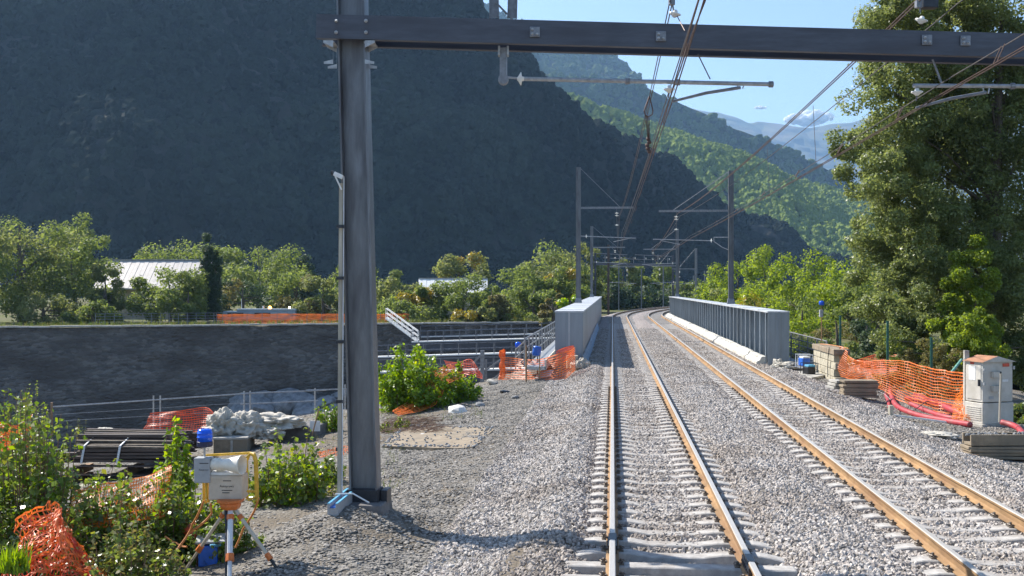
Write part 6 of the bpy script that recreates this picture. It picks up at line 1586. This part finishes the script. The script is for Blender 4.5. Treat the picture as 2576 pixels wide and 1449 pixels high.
# right bank
for (x, yt, w, Z, m, n, lab) in ((1850, 664, 210, 118, 'leaf_ivy', 10000, 'sunlit green tree right behind the triangular bracket mast'), (1935, 642, 230, 108, 'leaf_ivy', 13000, 'broad bright green tree above the stiffened girder'), (2040, 638, 240, 100, 'leaf_ivy', 13000, 'wide green tree right of the stiffened girder'),
                                 (2140, 654, 220, 92, 'leaf_ivy', 12000, 'green tree beside the tall poplar'), (2220, 642, 220, 84, 'leaf_tree', 8000, 'dark green tree close behind the tall poplar'), (1790, 705, 110, 130, 'leaf_ivy', 4200, 'small green tree behind the far end of the stiffened girder')):
    vt(lab, x, yt, w, Z, m, 'dome', k=64, n=n, z0f=0.0, ls=0.27, ground=-3.0, cr=1.0)
for (x, yt, w, Z, m, lab) in ((1905, 715, 170, 84, ['leaf_ivy', 'leaf_yellow'], 'yellowish shrub showing over the stiffened girder'), (2010, 735, 180, 74, ['leaf_ivy', 'leaf_tree'], 'olive green shrub behind the girder end'), (2110, 770, 150, 68, ['leaf_olive', 'leaf_tree'], 'brownish green shrub behind the blue beacon'), (2185, 780, 130, 62, ['leaf_dark', 'leaf_tree'], 'shaded shrub left of the ivy covered tree'), (1820, 712, 130, 100, ['leaf_ivy', 'leaf_pale'], 'low shrub over the middle of the stiffened girder')):
    vt(lab, x, yt, w, Z, m, 'dome', k=26, n=6000, z0f=0.0, ls=0.20, ground=-4.0, name='shrub', cat='shrub')

# tall poplar with ivy on the right
def big_tree(label, name, x, Z, rng_seed, spec, trunk_h, trunk_r, lean=(0, 0)):
    rng = np.random.default_rng(rng_seed)
    base = P(x, 900, Z); base.z = -2.2
    t = thing(name, base, label, 'tree')
    b = MB(); o = Vector(base)
    pts = [o + Vector((lean[0] * q + 0.12 * math.sin(q * 5), lean[1] * q, trunk_h * q)) for q in (0, 0.15, 0.3, 0.5, 0.75, 1.0)]
    b.tube(pts, [trunk_r * (1 - 0.85 * q) for q in (0, 0.15, 0.3, 0.5, 0.75, 1.0)], 10)
    allc = []
    for (px, py, dz, rx, rz, k, n, ls, cr, mm) in spec:       # crown masses: photo centre, depth offset, radii in photo units
        c = P(px, py, Z + dz); R1, R3 = rx / F * Z, rz / F * Z
        v, f, C, rd = foliage(rng, c, (R1 * 1.05, R1 * 0.95), 2.05 * R3, -R3, 'round', int(k * 1.6), int(n * 1.35), ls * 0.84, cr * 0.78, 0.7)
        v = v + np.array(c - o)
        link_mesh('crown' if mm != 'leaf_ivy' else 'ivy', np_mesh('crown', v, f, M[mm]), t)
        for q in C[:2]:
            e = c + Vector(q); s = pts[0].lerp(pts[-1], max(0.12, min(0.9, (e.z - o.z) / trunk_h * 0.75)))
            b.tube([s, s.lerp(e, 0.5) + UP * 0.3, e], [trunk_r * 0.2, trunk_r * 0.1, 0.015], 6)
    b.build('trunk', M['bark'], t)
    return t
big_tree('tall poplar full of small glinting leaves rising past the gantry beam', 'poplar_tree', 2470, 40, 5,
         [(2400, 120, 2.5, 230, 230, 50, 9000, 0.17, 1.0, 'leaf_pale'), (2420, 430, 2.5, 240, 230, 50, 9000, 0.17, 1.0, 'leaf_pale'), (2420, 700, 2.5, 220, 190, 40, 8000, 0.17, 1.0, 'leaf_pale'), (2330, 30, 0, 150, 120, 28, 15300, 0.138, 0.65, 'leaf_poplar'), (2480, 60, 1, 170, 170, 42, 22100, 0.138, 0.8, 'leaf_poplar'), (2300, 215, 0, 165, 130, 33, 17000, 0.138, 0.7, 'leaf_poplar'), (2480, 260, 1, 170, 180, 42, 20400, 0.138, 0.8, 'leaf_poplar'),
          (2230, 355, 0, 125, 80, 22, 10200, 0.132, 0.55, 'leaf_poplar'), (2240, 480, -1, 135, 95, 25, 13600, 0.132, 0.6, 'leaf_poplar'), (2400, 450, 1, 170, 150, 36, 17000, 0.138, 0.75, 'leaf_poplar'), (2560, 420, 1, 140, 240, 42, 18700, 0.138, 0.8, 'leaf_poplar'),
          (2300, 620, -1, 140, 120, 30, 15300, 0.132, 0.6, 'leaf_poplar'), (2440, 640, 1, 150, 150, 30, 13600, 0.138, 0.7, 'leaf_poplar'), (2225, 690, 0, 90, 120, 18, 8000, 0.132, 0.5, 'leaf_poplar'), (2260, 120, 1, 110, 120, 18, 8000, 0.138, 0.6, 'leaf_poplar'), (2350, 340, 2, 160, 160, 26, 12000, 0.14, 0.8, 'leaf_poplar'), (2330, 770, -2, 120, 110, 28, 13600, 0.126, 0.5, 'leaf_poplar')], 17.0, 0.34, (1.0, 0.3))
big_tree('ivy clad trunk column of bright leaves behind the cabinet', 'ivy_tree', 2450, 36, 9,
         [(2432, 720, 0, 62, 120, 22, 10200, 0.12, 0.35, 'leaf_ivy'), (2400, 850, 0, 75, 90, 22, 10200, 0.12, 0.38, 'leaf_ivy'), (2460, 860, -1, 60, 90, 19, 8500, 0.12, 0.35, 'leaf_ivy'), (2545, 760, 2, 90, 220, 42, 17000, 0.132, 0.55, 'leaf_poplar'), (2290, 850, 1, 80, 70, 19, 7820, 0.12, 0.4, 'leaf_poplar'), (2255, 880, 0, 45, 35, 8, 1800, 0.095, 0.3, 'leaf_bush'), (2350, 905, -1, 85, 45, 12, 3600, 0.095, 0.32, 'leaf_olive')], 4.6, 0.2)
for (x, y, Z, r, h, n, m, lab) in ((2575, 985, 27.5, 60, 70, 3200, 'leaf_bush', 'low leafy bush growing right of the cabinet'), (2300, 950, 36, 110, 50, 3200, 'leaf_olive', 'dry shrub seen through the orange net'), (2400, 945, 33, 70, 45, 2400, 'leaf_dark', 'dark undergrowth behind the cabinet')):
    c = P(x, y + h / 2, Z); rw, hh = r / F * Z, h / F * Z
    tree(lab, Vector((c.x, c.y, gz(c.x, c.y) - 0.1)), hh * 1.1, rw, 0.0, 'dome', 14, n, 0.11, m, cr=rw * 0.3, name='bush', trunk=0.03, cat='bush')

# bushes on the left, near
def bush(label, x, ytop, ybase, w, Z, k, n, ls, m, cr, ry=None, stems=5, shape='dome', name='bush'):
    """many arching shoots from the ground, each carrying leaves along its length"""
    rng = np.random.default_rng(int(x * 13 + ytop * 7 + n) % 99991)
    if Z < 30:
        base = hit(x, ybase); Z = depth(base)
    else: base = P(x, ybase, Z); base.z = gz(base.x, base.y)
    h = P(x, ytop, Z).z - base.z; rad = w / F * Z / 2
    t = thing(name, base, label, 'bush')
    mats = m if isinstance(m, (list, tuple)) else [m]
    ns = max(7, int(k * 1.3))
    b = MB(); P_, N_, S_ = [], [], []
    per = max(12, int(n * (0.8 if Z < 25 else 1.15) / ns))
    for i in range(ns):
        an = rng.uniform(0, 6.283); rr = math.sqrt(rng.random())
        tip_r = rr * rad * rng.uniform(0.8, 1.3)
        hh = h * (1 - 0.5 * rr ** 2) * rng.uniform(0.35, 1.08) if shape != 'column' else h * rng.uniform(0.5, 1.05)
        s = np.array([math.cos(an) * tip_r * 0.8, math.sin(an) * tip_r * 0.8, -0.05])
        e_ = np.array([math.cos(an) * tip_r, math.sin(an) * tip_r, hh]) + rng.normal(size=3) * [0.05 * rad, 0.05 * rad, 0]
        mid = (s + e_) / 2 + np.array([0, 0, hh * 0.10]) - np.array([math.cos(an), math.sin(an), 0]) * tip_r * 0.06
        b.tube([base + Vector(s), base + Vector(mid), base + Vector(e_)], [0.012, 0.008, 0.003], 4, False)
        tt = rng.uniform(0.06, 1.0, per) ** 0.8
        c = ((1 - tt) ** 2)[:, None] * s + (2 * tt * (1 - tt))[:, None] * mid + (tt ** 2)[:, None] * e_
        sp = cr * (1.15 - 0.7 * tt)
        d = rng.normal(size=(per, 3)); d /= np.linalg.norm(d, axis=1, keepdims=True); d[:, 2] *= 0.6
        P_.append(c + d * (sp * rng.uniform(0.3, 1.1, per))[:, None]); N_.append(d * 0.5 + np.array([0, 0, 0.8]) + rng.normal(size=(per, 3)) * 0.55); S_.append(ls * (1.35 if Z < 25 else 1.0) * rng.uniform(0.5, 1.3, per) * (1.1 - 0.35 * tt))
    P_, N_, S_ = np.concatenate(P_), np.concatenate(N_), np.concatenate(S_)
    sel = rng.random(len(P_)) < (1.0 if len(mats) == 1 else 0.68)
    for mm, q in zip(mats, (sel, ~sel)):
        if q.any():
            v, f = leaves_np(P_[q], N_[q], S_[q], rng, 0.7)
            link_mesh('foliage', np_mesh('foliage', v, f, M[mm]), t)
    b.build('shoots', M['twig'], t)
    return t
bush('bright green acacia bush beside the gantry post', 1040, 862, 1040, 215, 33, 60, 9000, 0.15, ['leaf_bright', 'leaf_lime'], 0.30)
bush('lower right half of the bright bush under the draped net', 1145, 912, 1015, 120, 34, 26, 3600, 0.14, ['leaf_bright', 'leaf_lime'], 0.26)
bush('small leafy sapling left of the survey staff', 826, 990, 1085, 66, 26, 14, 900, 0.10, 'leaf_bright', 0.15)
bush('leafy poplar shoots at the end of the bag pile', 722, 1062, 1262, 190, 17.2, 46, 3600, 0.085, ['leaf_bush', 'leaf_lime'], 0.20)
bush('low weeds at the foot of the survey staff', 815, 1140, 1215, 110, 18.5, 22, 1500, 0.07, ['leaf_bush', 'leaf_bright'], 0.13)
bush('tall yellow green poplar shoot behind the tripod', 440, 1058, 1300, 80, 15.5, 26, 1500, 0.105, ['leaf_lime', 'leaf_bright'], 0.13)
bush('dense shoots between the tripod and the pallets', 455, 1175, 1400, 190, 14.4, 50, 4200, 0.075, ['leaf_bush', 'leaf_bright'], 0.17)
bush('leafy bush around the tripod foot', 560, 1240, 1400, 180, 15.2, 36, 2800, 0.07, ['leaf_bush', 'leaf_bright'], 0.15)
bush('big leafy poplar bush with white glinting leaves', 70, 985, 1420, 330, 14.0, 110, 8200, 0.085, ['leaf_bush', 'leaf_bright'], 0.22)
bush('upright leafy shoots at the edge of the big bush', 20, 960, 1250, 110, 14.6, 30, 2200, 0.09, ['leaf_bright', 'leaf_bush'], 0.16)
bush('slender shoot with a pale tip above the big bush', 68, 968, 1180, 60, 14.2, 18, 700, 0.085, ['leaf_bush', 'leaf_lime'], 0.09, shape='column')
bush('slender shoot beside the pale tipped one', 92, 1015, 1200, 60, 14.0, 16, 700, 0.085, ['leaf_bush', 'leaf_lime'], 0.10, shape='column')
bush('lone shoot with an orange tip by the bank railing', 198, 1052, 1130, 34, 20, 8, 260, 0.09, ['leaf_bush', 'leaf_yellow'], 0.10, shape='column')
bush('low bush in front of the pallet stack', 250, 1180, 1440, 260, 13.6, 70, 6200, 0.075, ['leaf_bush', 'leaf_bright'], 0.19)
bush('tangled bush over the crumpled netting', 320, 1300, 1500, 260, 12.4, 60, 5200, 0.065, ['leaf_bush', 'leaf_olive'], 0.16)
bush('low leafy weeds at the red netting heap', 60, 1330, 1480, 200, 12.6, 36, 2800, 0.07, ['leaf_dark', 'leaf_bush'], 0.16)
bush('dead leafed weeds left of the gantry foot', 790, 1195, 1245, 90, 17.5, 16, 700, 0.06, ['leaf_olive', 'leaf_bush'], 0.10)
bush('small green weed behind the concrete slab', 1000, 1050, 1085, 90, 28, 14, 900, 0.07, ['leaf_olive', 'leaf_bright'], 0.10)

def grass_tuft(name, label, pts, hgt, m, kind=None, n=1):
    b = MB()
    for p in pts:
        for k in range(n):
            an = R.uniform(0, 6.28); l = hgt * R.uniform(0.5, 1.2); s = R.uniform(0.2, 0.7)
            d = Vector((math.cos(an) * s * l, math.sin(an) * s * l, l)); w_ = Vector((-math.sin(an), math.cos(an), 0)) * hgt * 0.035
            q = p + Vector((R.gauss(0, 0.06), R.gauss(0, 0.06), 0)); mid_ = q + d * 0.55 + UP * l * 0.12
            b.add([q - w_, q + w_, mid_ + w_ * 0.7, mid_ - w_ * 0.7, q + d], [(0, 1, 2, 3), (3, 2, 4)])
    o = b.build(name, M[m], loc=pts[0])
    if kind: o['kind'] = kind
    else: tag(o, label, 'grass')
    return o
bush('leafy sprays growing through the sagging net behind the tripod', 330, 1185, 1420, 230, 13.4, 40, 2200, 0.07, ['leaf_bush', 'leaf_bright'], 0.15)
grass_tuft('grass_tuft', 'bright green grass tuft beside the red netting heap', [P(40 + R.uniform(-14, 14), 1440, 12.2) for _ in range(14)], 0.32, 'leaf_bright', n=9)
pts = []
for i in range(900):
    s = R.random(); p = WL.lerp(WR, s) - wnrm * R.uniform(0.3, 3.5); pts.append(Vector((p.x, p.y, -1.0)))
grass_tuft('verge_grass', None, pts, 0.55, 'grass', 'stuff', n=7)
pts = []
for i in range(170):
    q = hit(R.uniform(700, 1010), R.uniform(1040, 1260)) if i % 3 else hit(R.uniform(960, 1210), R.uniform(1015, 1060)); pts.append(q)
for i in range(120):
    x = R.uniform(100, 620); q = hit(x, 1094 - (x - 100) * 0.035 + R.uniform(0, 25)); pts.append(q)
grass_tuft('weeds', None, pts, 0.14, 'grass', 'stuff', n=5)
